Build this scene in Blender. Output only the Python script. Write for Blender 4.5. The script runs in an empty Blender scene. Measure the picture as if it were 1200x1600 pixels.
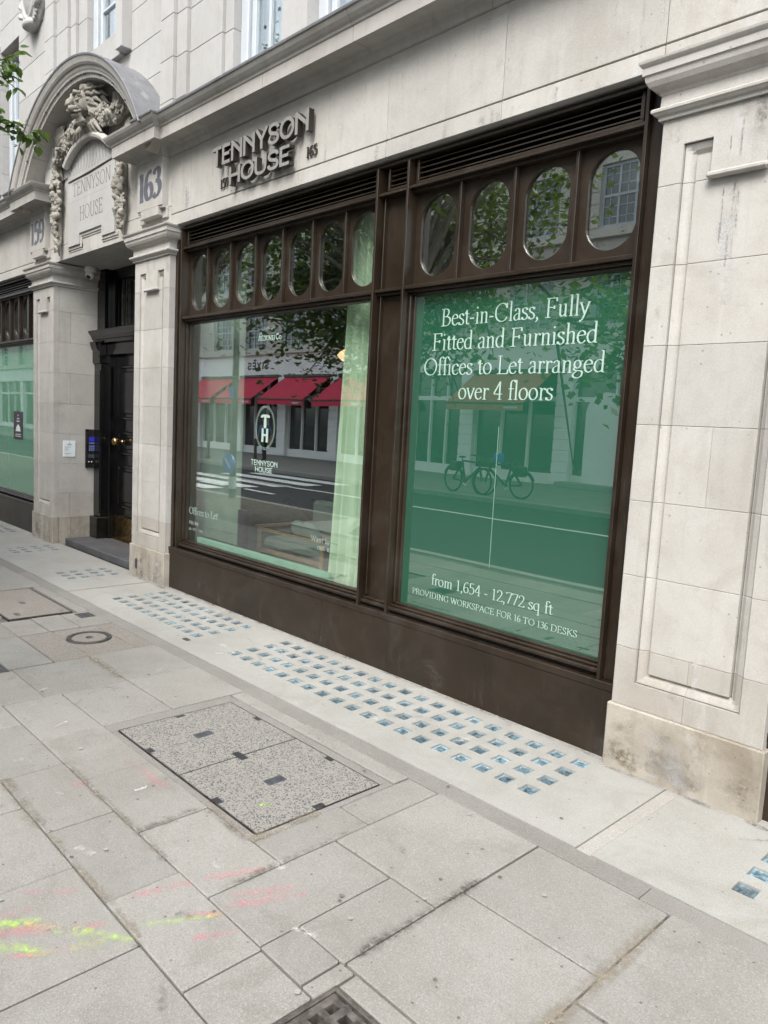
import bpy, bmesh, math, random
import numpy as np
from mathutils import Vector, Matrix
random.seed(7); rng = np.random.default_rng(7)
PI = math.pi
SC = bpy.context.scene
COL = SC.collection

# ------------------------------------------------------------------ camera, sky, sun, exposure
def setup_view():
    yaw, pitch, roll, F = math.radians(45.98139146), math.radians(6.52333561), math.radians(-3.00405416), 1162.331
    f = Vector((-math.sin(yaw)*math.cos(pitch), math.cos(yaw)*math.cos(pitch), -math.sin(pitch)))
    r = Vector((math.cos(yaw), math.sin(yaw), 0)); d = f.cross(r)
    c, s = math.cos(roll), math.sin(roll)
    r2 = c*r + s*d; d2 = -s*r + c*d
    cam = bpy.data.cameras.new('camera'); o = bpy.data.objects.new('camera', cam); COL.objects.link(o)
    up, back = -d2, -f
    o.matrix_world = Matrix(((r2.x, up.x, back.x, 0), (r2.y, up.y, back.y, -3.344), (r2.z, up.z, back.z, 1.6), (0, 0, 0, 1)))
    cam.sensor_fit = 'HORIZONTAL'; cam.sensor_width = 36; cam.lens = F/1200*36
    cam.clip_start = 0.05; cam.clip_end = 2000
    SC.camera = o
setup_view()
SUN_EL, SUN_AZ = math.radians(50), math.radians(24)      # azimuth measured from -y (street side) towards +x
w = bpy.data.worlds.new('World'); SC.world = w; w.use_nodes = True
nt = w.node_tree; nt.nodes.clear()
sky = nt.nodes.new('ShaderNodeTexSky'); sky.sky_type = 'NISHITA'; sky.sun_disc = False
sky.sun_elevation = SUN_EL; sky.sun_rotation = PI - SUN_AZ
sky.air_density = 1.0; sky.dust_density = 3.0; sky.ozone_density = 1.0
hs = nt.nodes.new('ShaderNodeHueSaturation'); hs.inputs['Saturation'].default_value = 0.30
bg = nt.nodes.new('ShaderNodeBackground'); bg.inputs['Strength'].default_value = 0.15
wo = nt.nodes.new('ShaderNodeOutputWorld')
nt.links.new(sky.outputs[0], hs.inputs['Color']); nt.links.new(hs.outputs[0], bg.inputs[0]); nt.links.new(bg.outputs[0], wo.inputs[0])
sl = bpy.data.lights.new('sun', 'SUN'); sl.energy = 0.95; sl.angle = math.radians(26); sl.color = (1, 0.968, 0.92)
so = bpy.data.objects.new('sun', sl); COL.objects.link(so)
sd = Vector((math.sin(SUN_AZ)*math.cos(SUN_EL), -math.cos(SUN_AZ)*math.cos(SUN_EL), math.sin(SUN_EL)))
so.rotation_euler = sd.to_track_quat('Z', 'Y').to_euler()
SC.view_settings.view_transform = 'Standard'; SC.view_settings.look = 'None'
SC.view_settings.exposure = 1.74; SC.view_settings.gamma = 1
SC.render.engine = 'CYCLES'
SC.cycles.max_bounces = 8; SC.cycles.transparent_max_bounces = 16; SC.cycles.diffuse_bounces = 4
SC.cycles.use_denoising = True

# ------------------------------------------------------------------ materials
MATS = {}
def nodes(name):
    m = bpy.data.materials.new(name); m.use_nodes = True
    t = m.node_tree; t.nodes.clear()
    out = t.nodes.new('ShaderNodeOutputMaterial')
    b = t.nodes.new('ShaderNodeBsdfPrincipled'); t.links.new(b.outputs[0], out.inputs[0])
    MATS[name] = m
    return m, t, b, out
def N(t, typ, **kw):
    n = t.nodes.new(typ)
    for k, v in kw.items():
        if k in n.inputs: n.inputs[k].default_value = v
        else: setattr(n, k, v)
    return n
def mixc(t, fac, a, b, mode='MIX'):
    n = t.nodes.new('ShaderNodeMix'); n.data_type = 'RGBA'; n.blend_type = mode
    for i, v in ((0, fac), (6, a), (7, b)):
        if hasattr(v, 'node'): t.links.new(v, n.inputs[i])
        else: n.inputs[i].default_value = v if i == 0 else (tuple(v)+(1,) if len(v) == 3 else v)
    return n.outputs[2]
def ramp(t, src, lo, hi, a=0., b=1.):
    n = t.nodes.new('ShaderNodeMapRange'); t.links.new(src, n.inputs[0])
    n.inputs[1].default_value = lo; n.inputs[2].default_value = hi; n.inputs[3].default_value = a; n.inputs[4].default_value = b
    return n.outputs[0]
def noise(t, scale, detail=4, rough=.55, vec=None, dist=0.):
    n = t.nodes.new('ShaderNodeTexNoise'); n.inputs['Scale'].default_value = scale
    n.inputs['Detail'].default_value = detail; n.inputs['Roughness'].default_value = rough; n.inputs['Distortion'].default_value = dist
    if vec is not None: t.links.new(vec, n.inputs['Vector'])
    return n.outputs['Fac']
def scaled(t, vec, s):
    n = t.nodes.new('ShaderNodeMapping'); t.links.new(vec, n.inputs['Vector']); n.inputs['Scale'].default_value = s
    return n.outputs[0]
def bump(t, b, h, strength, dist=.01):
    n = t.nodes.new('ShaderNodeBump'); n.inputs['Strength'].default_value = strength; n.inputs['Distance'].default_value = dist
    t.links.new(h, n.inputs['Height']); t.links.new(n.outputs[0], b.inputs['Normal'])

def stone_mat(name, c, dirt, var=.10, dirt_amt=.5, speck=.25, rough=.85, streak=True, sc=1.0, light=None, bmp=.25, pits=.0, blot=0., grime=None, agg=0.):
    m, t, b, out = nodes(name)
    pos = t.nodes.new('ShaderNodeNewGeometry').outputs['Position']
    oi = t.nodes.new('ShaderNodeObjectInfo').outputs['Random']
    big = noise(t, 1.7*sc, 5, .6, pos); mid = noise(t, 9*sc, 5, .65, pos); fine = noise(t, 160*sc, 3, .7, pos)
    col = mixc(t, ramp(t, big, .42, .72, 0, dirt_amt), c, dirt)
    if streak:
        st = noise(t, 1.0, 5, .6, scaled(t, pos, (14, 14, .8)))
        col = mixc(t, ramp(t, st, .54, .76, 0, dirt_amt*.75), col, dirt)
        st2 = noise(t, 1.0, 4, .6, scaled(t, pos, (9, 9, 1.1)))
        if light: col = mixc(t, ramp(t, st2, .58, .72, 0, .45), col, light)
    col = mixc(t, ramp(t, mid, .5, .75, 0, .35), col, dirt)
    if blot:
        b1 = noise(t, 3.1*sc, 6, .68, pos, .8); b2 = noise(t, 22*sc, 4, .7, pos)
        col = mixc(t, ramp(t, b1, .54, .70, 0, blot), col, grime or dirt)
        col = mixc(t, ramp(t, b2, .60, .74, 0, blot*.8), col, grime or dirt)
        if light is None: col = mixc(t, ramp(t, noise(t, 11*sc, 5, .7, pos), .60, .72, 0, .35), col, tuple(min(.9, x*1.22) for x in c))
    if agg:
        va = t.nodes.new('ShaderNodeTexVoronoi'); va.inputs['Scale'].default_value = 270; t.links.new(pos, va.inputs['Vector'])
        sa = t.nodes.new('ShaderNodeSeparateColor'); t.links.new(va.outputs['Color'], sa.inputs[0])
        col = mixc(t, ramp(t, sa.outputs[0], .84, .87, 0, agg), col, tuple(x*.55 for x in c))
        col = mixc(t, ramp(t, sa.outputs[1], .86, .89, 0, agg), col, tuple(min(.9, x*1.45) for x in c))
    if pits:
        vo = t.nodes.new('ShaderNodeTexVoronoi'); vo.inputs['Scale'].default_value = 26*sc; t.links.new(pos, vo.inputs['Vector'])
        sp = t.nodes.new('ShaderNodeSeparateColor'); t.links.new(vo.outputs['Color'], sp.inputs[0])
        near_ = ramp(t, vo.outputs['Distance'], .10, .16, 1, 0); pick = ramp(t, sp.outputs[0], .86, .88)
        mu = t.nodes.new('ShaderNodeMath'); mu.operation = 'MULTIPLY'; t.links.new(near_, mu.inputs[0]); t.links.new(pick, mu.inputs[1])
        m2 = t.nodes.new('ShaderNodeMath'); m2.operation = 'MULTIPLY'; t.links.new(mu.outputs[0], m2.inputs[0]); m2.inputs[1].default_value = pits
        col = mixc(t, m2.outputs[0], col, tuple(x*.42 for x in dirt))
    v = t.nodes.new('ShaderNodeHueSaturation'); t.links.new(col, v.inputs['Color'])
    t.links.new(ramp(t, oi, 0, 1, 1-var, 1+var), v.inputs['Value'])
    fm = ramp(t, fine, .3, .7, 1-speck, 1+speck*.6)
    mm = t.nodes.new('ShaderNodeMath'); mm.operation = 'MULTIPLY'
    col2 = mixc(t, 1.0, v.outputs[0], (1, 1, 1), 'MULTIPLY')
    cmb = t.nodes.new('ShaderNodeCombineColor')
    for i in range(3): t.links.new(fm, cmb.inputs[i])
    col2 = mixc(t, 1.0, v.outputs[0], cmb.outputs[0], 'MULTIPLY')
    t.links.new(col2, b.inputs['Base Color'])
    b.inputs['Roughness'].default_value = rough; b.inputs['Specular IOR Level'].default_value = .25
    hh = t.nodes.new('ShaderNodeMath'); hh.operation = 'ADD'; t.links.new(fine, hh.inputs[0]); t.links.new(mid, hh.inputs[1])
    bump(t, b, hh.outputs[0], bmp, .004)
    return m
stone_mat('stone', (.392, .379, .352), (.275, .257, .23), .06, .55, .09, light=(.44, .44, .435), pits=.5, blot=.45, grime=(.28, .265, .24), agg=.13)
stone_mat('stone_upper', (.372, .367, .356), (.29, .281, .265), .05, .4, .08, light=(.405, .405, .40), pits=.3, blot=.3, grime=(.29, .28, .265))
stone_mat('stone_warm', (.335, .308, .262), (.18, .155, .12), .05, .8, .14, light=(.43, .42, .39), sc=1.5, bmp=.4, pits=.6, blot=.75, grime=(.20, .17, .13))
stone_mat('stone_carved', (.30, .285, .25), (.13, .12, .102), .0, .8, .2, streak=False, sc=2.2, bmp=.5)
stone_mat('mortar_light', (.33, .315, .29), (.27, .255, .23), .05, .6, .3, streak=False)
stone_mat('stone_mortar', (.36, .33, .29), (.22, .2, .17), 0, .5, .2)
stone_mat('stone_cornice', (.365, .352, .33), (.24, .222, .20), .05, .55, .10, light=(.41, .405, .39), blot=.4, grime=(.22, .2, .175))
stone_mat('slab', (.242, .234, .215), (.182, .172, .152), .07, .7, .17, streak=False, sc=1.0, bmp=.35, pits=.8, blot=.55, grime=(.165, .155, .135), agg=.34)
stone_mat('slab_joint', (.145, .135, .118), (.07, .064, .055), 0, .8, .5, streak=False, sc=3, blot=.6, grime=(.25, .235, .2))
stone_mat('mortar_strip', (.215, .207, .19), (.165, .156, .14), .05, .6, .4, streak=False, sc=1.5, bmp=.5)
stone_mat('concrete', (.298, .294, .273), (.225, .217, .194), .03, .65, .22, streak=False, sc=1.1, bmp=.3, pits=.6, blot=.5, grime=(.22, .21, .185), agg=.2)
stone_mat('brown_grit', (.235, .215, .19), (.18, .165, .145), .05, .5, .6, streak=False, sc=1.2, bmp=.6)
stone_mat('asphalt', (.052, .053, .056), (.04, .04, .043), 0, .4, .5, streak=False)
stone_mat('road_paint', (.78, .78, .76), (.6, .6, .58), 0, .3, .2, streak=False)
stone_mat('slate', (.075, .075, .08), (.14, .14, .14), .1, .6, .2, streak=False, sc=3, rough=.5)
stone_mat('opposite_stone', (.56, .54, .49), (.42, .4, .36), .05, .4, .1)
stone_mat('opposite_white', (.80, .80, .80), (.66, .66, .66), 0, .3, .05, streak=False)
stone_mat('lead', (.17, .175, .185), (.09, .09, .095), .1, .7, .25, sc=2, rough=.55, light=(.36, .36, .36))

def plain(name, c, rough=.5, metal=0., spec=.5, var=.25, sc=6., bmp=0., coat=0., dust=0.):
    m, t, b, out = nodes(name)
    pos = t.nodes.new('ShaderNodeNewGeometry').outputs['Position']
    n = noise(t, sc, 5, .6, pos)
    col = mixc(t, ramp(t, n, .35, .7), tuple(x*(1-var) for x in c), tuple(min(1, x*(1+var)) for x in c))
    if dust: col = mixc(t, ramp(t, noise(t, 2.3, 6, .72, pos, 1.2), .50, .72, 0, dust), col, (.10, .092, .08)); col = mixc(t, ramp(t, noise(t, 1., 4, .7, scaled(t, pos, (60, 60, 5))), .60, .72, 0, dust*.8), col, (.12, .11, .095))
    t.links.new(col, b.inputs['Base Color'])
    t.links.new(ramp(t, n, .3, .7, max(.02, rough-.07), rough+.07), b.inputs['Roughness'])
    b.inputs['Metallic'].default_value = metal; b.inputs['Specular IOR Level'].default_value = spec
    if coat: b.inputs['Coat Weight'].default_value = coat; b.inputs['Coat Roughness'].default_value = .05
    if bmp: bump(t, b, noise(t, sc*12, 3, .6, pos), bmp, .003)
    return m
plain('brown_paint', (.0190, .0124, .0072), .38, var=.22, sc=2.5, dust=.17, spec=.4)
plain('dark_gap', (.004, .0035, .003), .8)
plain('black_gloss', (.0035, .0035, .004), .16, var=.3, coat=.25, spec=.35)
plain('brass', (.36, .25, .11), .28, 1., var=.2, sc=20)
plain('sign_metal', (.20, .195, .18), .42, .0, var=.12, sc=14)
plain('sign_side', (.028, .021, .017), .5, .0, var=.2)
plain('number_paint', (.085, .088, .105), .6, var=.25, sc=18)
plain('engraved', (.10, .092, .08), .8, var=.3, sc=15)
plain('white_paint', (.42, .455, .485), .4, var=.06, sc=5)
plain('white_plastic', (.72, .72, .70), .35, var=.05)
plain('net_curtain', (.46, .48, .49), .9, var=.15, sc=4)
plain('vinyl', (.33, .44, .385), .5, var=.03)
plain('vinyl_veiled', (.26, .33, .30), .5, var=.05)  # dimmer vinyl colour, painting in the reflections that veil this lettering
plain('vinyl_pale', (.55, .62, .58), .5, var=.05)
plain('curtain_cloth', (.62, .74, .57), .9, var=.06, sc=8)
plain('mint_board', (.34, .60, .47), .5, var=.06)
plain('banner_cloth', (.26, .33, .28), .7, var=.12)
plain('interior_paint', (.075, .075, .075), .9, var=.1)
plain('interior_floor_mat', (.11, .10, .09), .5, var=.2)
plain('oak', (.30, .19, .10), .45, var=.2, sc=14)
plain('cushion', (.15, .20, .17), .9, var=.1)
plain('chrome', (.7, .72, .74), .12, 1., var=.05)
plain('black_plastic', (.012, .012, .013), .3, var=.2)
plain('iron', (.085, .08, .074), .55, .6, var=.5, sc=30, bmp=.6)
plain('grate_iron', (.10, .088, .078), .6, .3, var=.6, sc=26, bmp=1.)
plain('grate_worn', (.42, .41, .40), .5, .4, var=.3, sc=40)
plain('dark_plate', (.10, .105, .12), .45, .5, var=.3, sc=25)
plain('awning_red', (.55, .028, .072), .8, var=.12, sc=2)
plain('awning_rust', (.40, .165, .115), .8, var=.1, sc=2)
plain('shop_dark', (.02, .02, .022), .2, var=.3)
plain('bark', (.10, .085, .065), .9, var=.4, sc=12, bmp=.8)
plain('dark_slot', (.028, .028, .032), .5)
plain('tyre', (.015, .015, .015), .8)
plain('bike_paint', (.03, .035, .04), .4)
plain('sign_blue', (.02, .12, .50), .4, var=.05)
plain('purple_print', (.025, .01, .028), .4, var=.2)
plain('denim', (.045, .07, .13), .9, var=.25, sc=14)
plain('shirt_blue', (.10, .16, .30), .9, var=.2, sc=10)
plain('skin', (.50, .29, .20), .55, var=.08)
plain('hair', (.03, .02, .015), .7)
plain('notice_print', (.60, .66, .68), .4, var=.04)
plain('net_thread', (.10, .095, .09), .8)
plain('pale_line', (.26, .38, .31), .5, var=.1)

def emit_mat(name, c, s):
    m, t, b, out = nodes(name)
    b.inputs['Base Color'].default_value = (*c, 1); b.inputs['Emission Color'].default_value = (*c, 1); b.inputs['Emission Strength'].default_value = s
emit_mat('lamp_tube', (1, .97, .92), 5.)
emit_mat('lamp_shade_glow', (1, .62, .32), .55)
emit_mat('screen_blue', (.02, .022, .30), .10)
emit_mat('key_glow', (.16, .20, .50), .08)

def glass_mat(name, tint, base, f0, rough=0., wav=.0):
    m, t, b, out = nodes(name); t.nodes.remove(b)
    tr = N(t, 'ShaderNodeBsdfTransparent'); tr.inputs[0].default_value = (*tint, 1)
    gl = N(t, 'ShaderNodeBsdfGlossy'); gl.inputs['Roughness'].default_value = rough; gl.inputs[0].default_value = (.96, 1, .98, 1)
    lw = N(t, 'ShaderNodeLayerWeight'); lw.inputs[0].default_value = .5
    p = N(t, 'ShaderNodeMath', operation='POWER'); t.links.new(lw.outputs['Facing'], p.inputs[0]); p.inputs[1].default_value = 4.
    r = ramp(t, p.outputs[0], 0, 1, f0, 1)
    mx = N(t, 'ShaderNodeMixShader'); t.links.new(r, mx.inputs[0])
    under = tr.outputs[0]
    if base is not None:
        df = N(t, 'ShaderNodeBsdfDiffuse'); df.inputs[0].default_value = (*base, 1); under = df.outputs[0]
    t.links.new(under, mx.inputs[1]); t.links.new(gl.outputs[0], mx.inputs[2]); t.links.new(mx.outputs[0], out.inputs[0])
    if wav:
        pos = t.nodes.new('ShaderNodeNewGeometry').outputs['Position']
        bp = t.nodes.new('ShaderNodeBump'); bp.inputs['Strength'].default_value = wav; bp.inputs['Distance'].default_value = .002
        t.links.new(noise(t, 1.6, 1, .4, pos), bp.inputs['Height']); t.links.new(bp.outputs[0], gl.inputs['Normal'])
glass_mat('glass', (.95, .99, .965), None, .25, wav=.22)
glass_mat('glass_green', (1, 1, 1), (.0165, .084, .050), .285, wav=.22)
glass_mat('glass_mint', (1, 1, 1), (.10, .25, .155), .12, wav=.22)
glass_mat('glass_upper', (.86, .9, .92), None, .14)
glass_mat('glass_dark', (1, 1, 1), (.012, .014, .016), .10)

def lens_mat(name, c0, c1):
    m, t, b, out = nodes(name)
    pos = t.nodes.new('ShaderNodeNewGeometry').outputs['Position']
    oi = t.nodes.new('ShaderNodeObjectInfo').outputs['Random']
    n = noise(t, 40, 3, .6, pos, .6)
    col = mixc(t, ramp(t, n, .35, .68), c0, c1)
    v = t.nodes.new('ShaderNodeHueSaturation'); t.links.new(col, v.inputs['Color'])
    t.links.new(ramp(t, oi, 0, 1, .6, 1.3), v.inputs['Value'])
    t.links.new(v.outputs[0], b.inputs['Base Color']); b.inputs['Roughness'].default_value = .12; b.inputs['IOR'].default_value = 1.6
    bump(t, b, noise(t, 30, 2, .5, pos), .25, .008)
lens_mat('lens_glass', (.04, .055, .062), (.17, .25, .29)); lens_mat('lens_rim', (.09, .14, .165), (.23, .33, .38))  # rim coloured paler to paint in the sky its slopes reflect

def granite_mat():
    m, t, b, out = nodes('speckled')
    pos = t.nodes.new('ShaderNodeNewGeometry').outputs['Position']
    vo = t.nodes.new('ShaderNodeTexVoronoi'); vo.inputs['Scale'].default_value = 185; vo.inputs['Randomness'].default_value = 1
    t.links.new(pos, vo.inputs['Vector'])
    sep = t.nodes.new('ShaderNodeSeparateColor'); t.links.new(vo.outputs['Color'], sep.inputs[0])
    dark = ramp(t, sep.outputs[0], .62, .70)
    col = mixc(t, dark, (.222, .212, .188), (.065, .065, .068))
    mid = ramp(t, sep.outputs[1], .78, .86)
    col = mixc(t, mid, col, (.22, .21, .195))
    col = mixc(t, ramp(t, noise(t, 4, 5, .6, pos), .45, .75, 0, .35), col, (.22, .205, .18))
    t.links.new(col, b.inputs['Base Color']); b.inputs['Roughness'].default_value = .75
    bump(t, b, noise(t, 220, 2, .6, pos), .5, .003)
granite_mat()

def leaf_mat(name, a, bcol):
    m, t, b, out = nodes(name)
    pos = t.nodes.new('ShaderNodeNewGeometry').outputs['Position']
    col = mixc(t, ramp(t, noise(t, 5, 4, .7, pos), .35, .65), a, bcol)
    t.links.new(col, b.inputs['Base Color']); b.inputs['Roughness'].default_value = .45
    b.inputs['Subsurface Weight'].default_value = 0
    tl = N(t, 'ShaderNodeBsdfTranslucent'); t.links.new(mixc(t, .5, col, (.16, .22, .03)), tl.inputs[0])
    ad = N(t, 'ShaderNodeMixShader'); ad.inputs[0].default_value = .45
    t.links.new(b.outputs[0], ad.inputs[1]); t.links.new(tl.outputs[0], ad.inputs[2]); t.links.new(ad.outputs[0], out.inputs[0])
leaf_mat('leaf_green', (.035, .085, .02), (.09, .15, .038))

def spray_mat(name, c, lo=.45):
    m, t, b, out = nodes(name)
    pos = t.nodes.new('ShaderNodeNewGeometry').outputs['Position']
    uv = t.nodes.new('ShaderNodeTexCoord').outputs['UV']
    b.inputs['Base Color'].default_value = (*c, 1); b.inputs['Roughness'].default_value = .8
    tr = N(t, 'ShaderNodeBsdfTransparent'); mx = N(t, 'ShaderNodeMixShader')
    sp = t.nodes.new('ShaderNodeSeparateXYZ'); t.links.new(uv, sp.inputs[0])
    e = N(t, 'ShaderNodeMath', operation='PINGPONG'); t.links.new(sp.outputs[1], e.inputs[0]); e.inputs[1].default_value = .5
    edge = ramp(t, e.outputs[0], 0, .45)
    n1 = ramp(t, noise(t, 45, 4, .75, pos), .36, .66); n2 = ramp(t, noise(t, 7, 3, .6, pos), .35, .7)
    mu = N(t, 'ShaderNodeMath', operation='MULTIPLY'); t.links.new(n1, mu.inputs[0]); t.links.new(n2, mu.inputs[1])
    m2 = N(t, 'ShaderNodeMath', operation='MULTIPLY'); t.links.new(mu.outputs[0], m2.inputs[0]); t.links.new(edge, m2.inputs[1])
    m3 = N(t, 'ShaderNodeMath', operation='MULTIPLY'); t.links.new(m2.outputs[0], m3.inputs[0]); m3.inputs[1].default_value = lo*2
    m3.use_clamp = True
    t.links.new(m3.outputs[0], mx.inputs[0]); t.links.new(tr.outputs[0], mx.inputs[1]); t.links.new(b.outputs[0], mx.inputs[2]); t.links.new(mx.outputs[0], out.inputs[0])
spray_mat('spray_pink', (.72, .20, .26), .30)
spray_mat('spray_lime', (.46, .68, .13), .42)
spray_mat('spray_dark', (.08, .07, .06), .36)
spray_mat('splash_dust', (.10, .09, .075), .13); spray_mat('stain_shade_grey', (.19, .185, .175), .24); spray_mat('stain_pale', (.50, .50, .49), .42); spray_mat('stain_warm', (.17, .135, .09), .26); spray_mat('stain_dark', (.05, .05, .06), .9)
spray_mat('spray_sand', (.27, .235, .18), .55)
spray_mat('spray_white', (.7, .7, .66), .45)

# ------------------------------------------------------------------ mesh helpers
class MB:
    def __init__(s): s.v = []; s.f = []; s.uv = None
    def add(s, vs, fs):
        o = len(s.v); s.v += [tuple(p) for p in vs]; s.f += [tuple(i+o for i in f) for f in fs]; return s
    def box(s, x0, x1, y0, y1, z0, z1):
        vs = [(x, y, z) for z in (z0, z1) for y in (y0, y1) for x in (x0, x1)]
        return s.add(vs, [(0, 2, 3, 1), (4, 5, 7, 6), (0, 1, 5, 4), (2, 6, 7, 3), (0, 4, 6, 2), (1, 3, 7, 5)])
    def cbox(s, x0, x1, y0, y1, z0, z1, c=.003):
        lo, hi = (x0, y0, z0), (x1, y1, z1); vs = []; idx = {}
        for ix in (0, 1):
            for iy in (0, 1):
                for iz in (0, 1):
                    sg = (ix, iy, iz)
                    for ax in range(3):
                        p = []
                        for k in range(3):
                            base = hi[k] if sg[k] else lo[k]
                            p.append(base if k == ax else base + (-c if sg[k] else c))
                        idx[(sg, ax)] = len(vs); vs.append(p)
        fs = []
        for ax in range(3):
            a, b = [k for k in range(3) if k != ax]
            for side in (0, 1):
                q = []
                for (u, w_) in ((0, 0), (1, 0), (1, 1), (0, 1)):
                    sg = [0, 0, 0]; sg[ax] = side; sg[a] = u; sg[b] = w_; q.append(idx[(tuple(sg), ax)])
                fs.append(tuple(q))
        for ax in range(3):      # edges parallel to ax
            a, b = [k for k in range(3) if k != ax]
            for u in (0, 1):
                for w_ in (0, 1):
                    s0 = [0, 0, 0]; s0[a] = u; s0[b] = w_; s1 = list(s0); s1[ax] = 1
                    fs.append((idx[(tuple(s0), a)], idx[(tuple(s0), b)], idx[(tuple(s1), b)], idx[(tuple(s1), a)]))
        for ix in (0, 1):
            for iy in (0, 1):
                for iz in (0, 1): fs.append(tuple(idx[((ix, iy, iz), k)] for k in range(3)))
        return s.add(vs, fs)
    def tube(s, path, r, n=8, cap=True):
        P = [Vector(p) for p in path]; rr = r if hasattr(r, '__len__') else [r]*len(P)
        vs = []; up = Vector((0, 0, 1))
        for i, p in enumerate(P):
            d = (P[min(i+1, len(P)-1)] - P[max(i-1, 0)]).normalized()
            a = d.cross(up)
            if a.length < .05: a = d.cross(Vector((1, 0, 0)))
            a.normalize(); b = d.cross(a)
            for k in range(n):
                t = 2*PI*k/n; vs.append(p + rr[i]*(math.cos(t)*a + math.sin(t)*b))
        fs = [(i*n+k, i*n+(k+1) % n, (i+1)*n+(k+1) % n, (i+1)*n+k) for i in range(len(P)-1) for k in range(n)]
        if cap: fs += [tuple(range(n)), tuple(range((len(P)-1)*n, len(P)*n))]
        return s.add(vs, fs)
    def ring(s, c, R, r, axis='y', n=24, m=6, ry=None):
        vs = []
        for i in range(n):
            t = 2*PI*i/n
            for k in range(m):
                p = 2*PI*k/m; q = R + r*math.cos(p); z = r*math.sin(p); q2 = (ry or R) + r*math.cos(p)
                a, b = q*math.cos(t), q2*math.sin(t)
                vs.append((c[0]+a, c[1]+z, c[2]+b) if axis == 'y' else ((c[0]+a, c[1]+b, c[2]+z) if axis == 'z' else (c[0]+z, c[1]+a, c[2]+b)))
        return s.add(vs, [(i*m+k, i*m+(k+1) % m, ((i+1) % n)*m+(k+1) % m, ((i+1) % n)*m+k) for i in range(n) for k in range(m)])
    def lathe(s, prof, c, axis='z', n=20):
        vs = []
        for r, h in prof:
            for k in range(n):
                t = 2*PI*k/n; a, b = r*math.cos(t), r*math.sin(t)
                vs.append((c[0]+a, c[1]+b, c[2]+h) if axis == 'z' else ((c[0]+a, c[1]+h, c[2]+b) if axis == 'y' else (c[0]+h, c[1]+a, c[2]+b)))
        L = len(prof)
        return s.add(vs, [(i*n+k, i*n+(k+1) % n, (i+1)*n+(k+1) % n, (i+1)*n+k) for i in range(L-1) for k in range(n)] + [tuple(range(n)), tuple(range((L-1)*n, L*n))])
    def blob(s, c, r, n=8, m=6, jit=0., rot=None):
        r = r if hasattr(r, '__len__') else (r, r, r); vs = []
        for j in range(1, m):
            for k in range(n):
                a, b = PI*j/m, 2*PI*k/n; q = 1+random.uniform(-jit, jit)
                p = Vector((r[0]*math.sin(a)*math.cos(b)*q, r[1]*math.sin(a)*math.sin(b)*q, r[2]*math.cos(a)*q))
                if rot is not None: p = rot @ p
                vs.append(Vector(c)+p)
        top = Vector((0, 0, r[2])); bot = Vector((0, 0, -r[2]))
        if rot is not None: top = rot @ top; bot = rot @ bot
        vs += [Vector(c)+top, Vector(c)+bot]; T, B = len(vs)-2, len(vs)-1
        fs = [(j*n+k, j*n+(k+1) % n, (j+1)*n+(k+1) % n, (j+1)*n+k) for j in range(m-2) for k in range(n)]
        fs += [(T, (k+1) % n, k) for k in range(n)] + [(B, (m-2)*n+k, (m-2)*n+(k+1) % n) for k in range(n)]
        return s.add(vs, fs)
    def sweep(s, prof, path, caps=True):
        """closed profile [(e,z)] swept along a plan path; outward is to the left of travel"""
        n = len(prof); P = [Vector((*p, 0)) for p in path]; ms = []
        for i in range(len(P)):
            ns = []
            for a, b in ((i-1, i), (i, i+1)):
                if 0 <= a and b < len(P):
                    d = (P[b]-P[a]).normalized(); ns.append(Vector((-d.y, d.x, 0)))
            ms.append(ns[0] if len(ns) == 1 else (ns[0]+ns[1])/(1+ns[0].dot(ns[1])))
        vs = [(p.x+m.x*e, p.y+m.y*e, z) for p, m in zip(P, ms) for e, z in prof]
        fs = [(i*n+k, i*n+(k+1) % n, (i+1)*n+(k+1) % n, (i+1)*n+k) for i in range(len(P)-1) for k in range(n)]
        if caps: fs += [tuple(range(n)), tuple(range((len(P)-1)*n, len(P)*n))]
        return s.add(vs, fs)
    def arc(s, prof, cx, cz, a0, a1, n):
        """closed profile [(r,y)] swept round a horizontal axis through (cx,cz)"""
        k_ = len(prof); vs = []
        for i in range(n+1):
            t = a0+(a1-a0)*i/n
            vs += [(cx+r*math.cos(t), y, cz+r*math.sin(t)) for r, y in prof]
        fs = [(i*k_+k, i*k_+(k+1) % k_, (i+1)*k_+(k+1) % k_, (i+1)*k_+k) for i in range(n) for k in range(k_)]
        return s.add(vs, fs+[tuple(range(k_)), tuple(range(n*k_, (n+1)*k_))])
    def prism(s, poly, y0, y1):
        n = len(poly); vs = [(x, y0, z) for x, z in poly]+[(x, y1, z) for x, z in poly]
        return s.add(vs, [tuple(range(n)), tuple(range(2*n-1, n-1, -1))]+[(k, (k+1) % n, n+(k+1) % n, n+k) for k in range(n)])
def mesh(name, mb, mat, smooth=False, fix=True):
    me = bpy.data.meshes.new(name); me.from_pydata(mb.v, [], mb.f)
    if fix and len(mb.f) < 60000:
        bm = bmesh.new(); bm.from_mesh(me); bmesh.ops.recalc_face_normals(bm, faces=bm.faces); bm.to_mesh(me); bm.free()
    for m in (mat if isinstance(mat, (list, tuple)) else [mat]): me.materials.append(MATS[m])
    if smooth: me.polygons.foreach_set('use_smooth', [True]*len(me.polygons))
    if mb.uv:
        l = me.uv_layers.new(name='UVMap')
        for p in me.polygons:
            for li in p.loop_indices: l.data[li].uv = mb.uv[me.loops[li].vertex_index]
    me.update(); return me
def obj(name, mb, mat, parent=None, smooth=False, fix=True):
    o = bpy.data.objects.new(name, mesh(name, mb, mat, smooth, fix)); COL.objects.link(o)
    if parent is not None: o.parent = parent
    return o
def dup(o, parent=None, loc=None):
    c = o.copy(); COL.objects.link(c); c.parent = parent
    if loc is not None: c.location = loc
    return c
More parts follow.
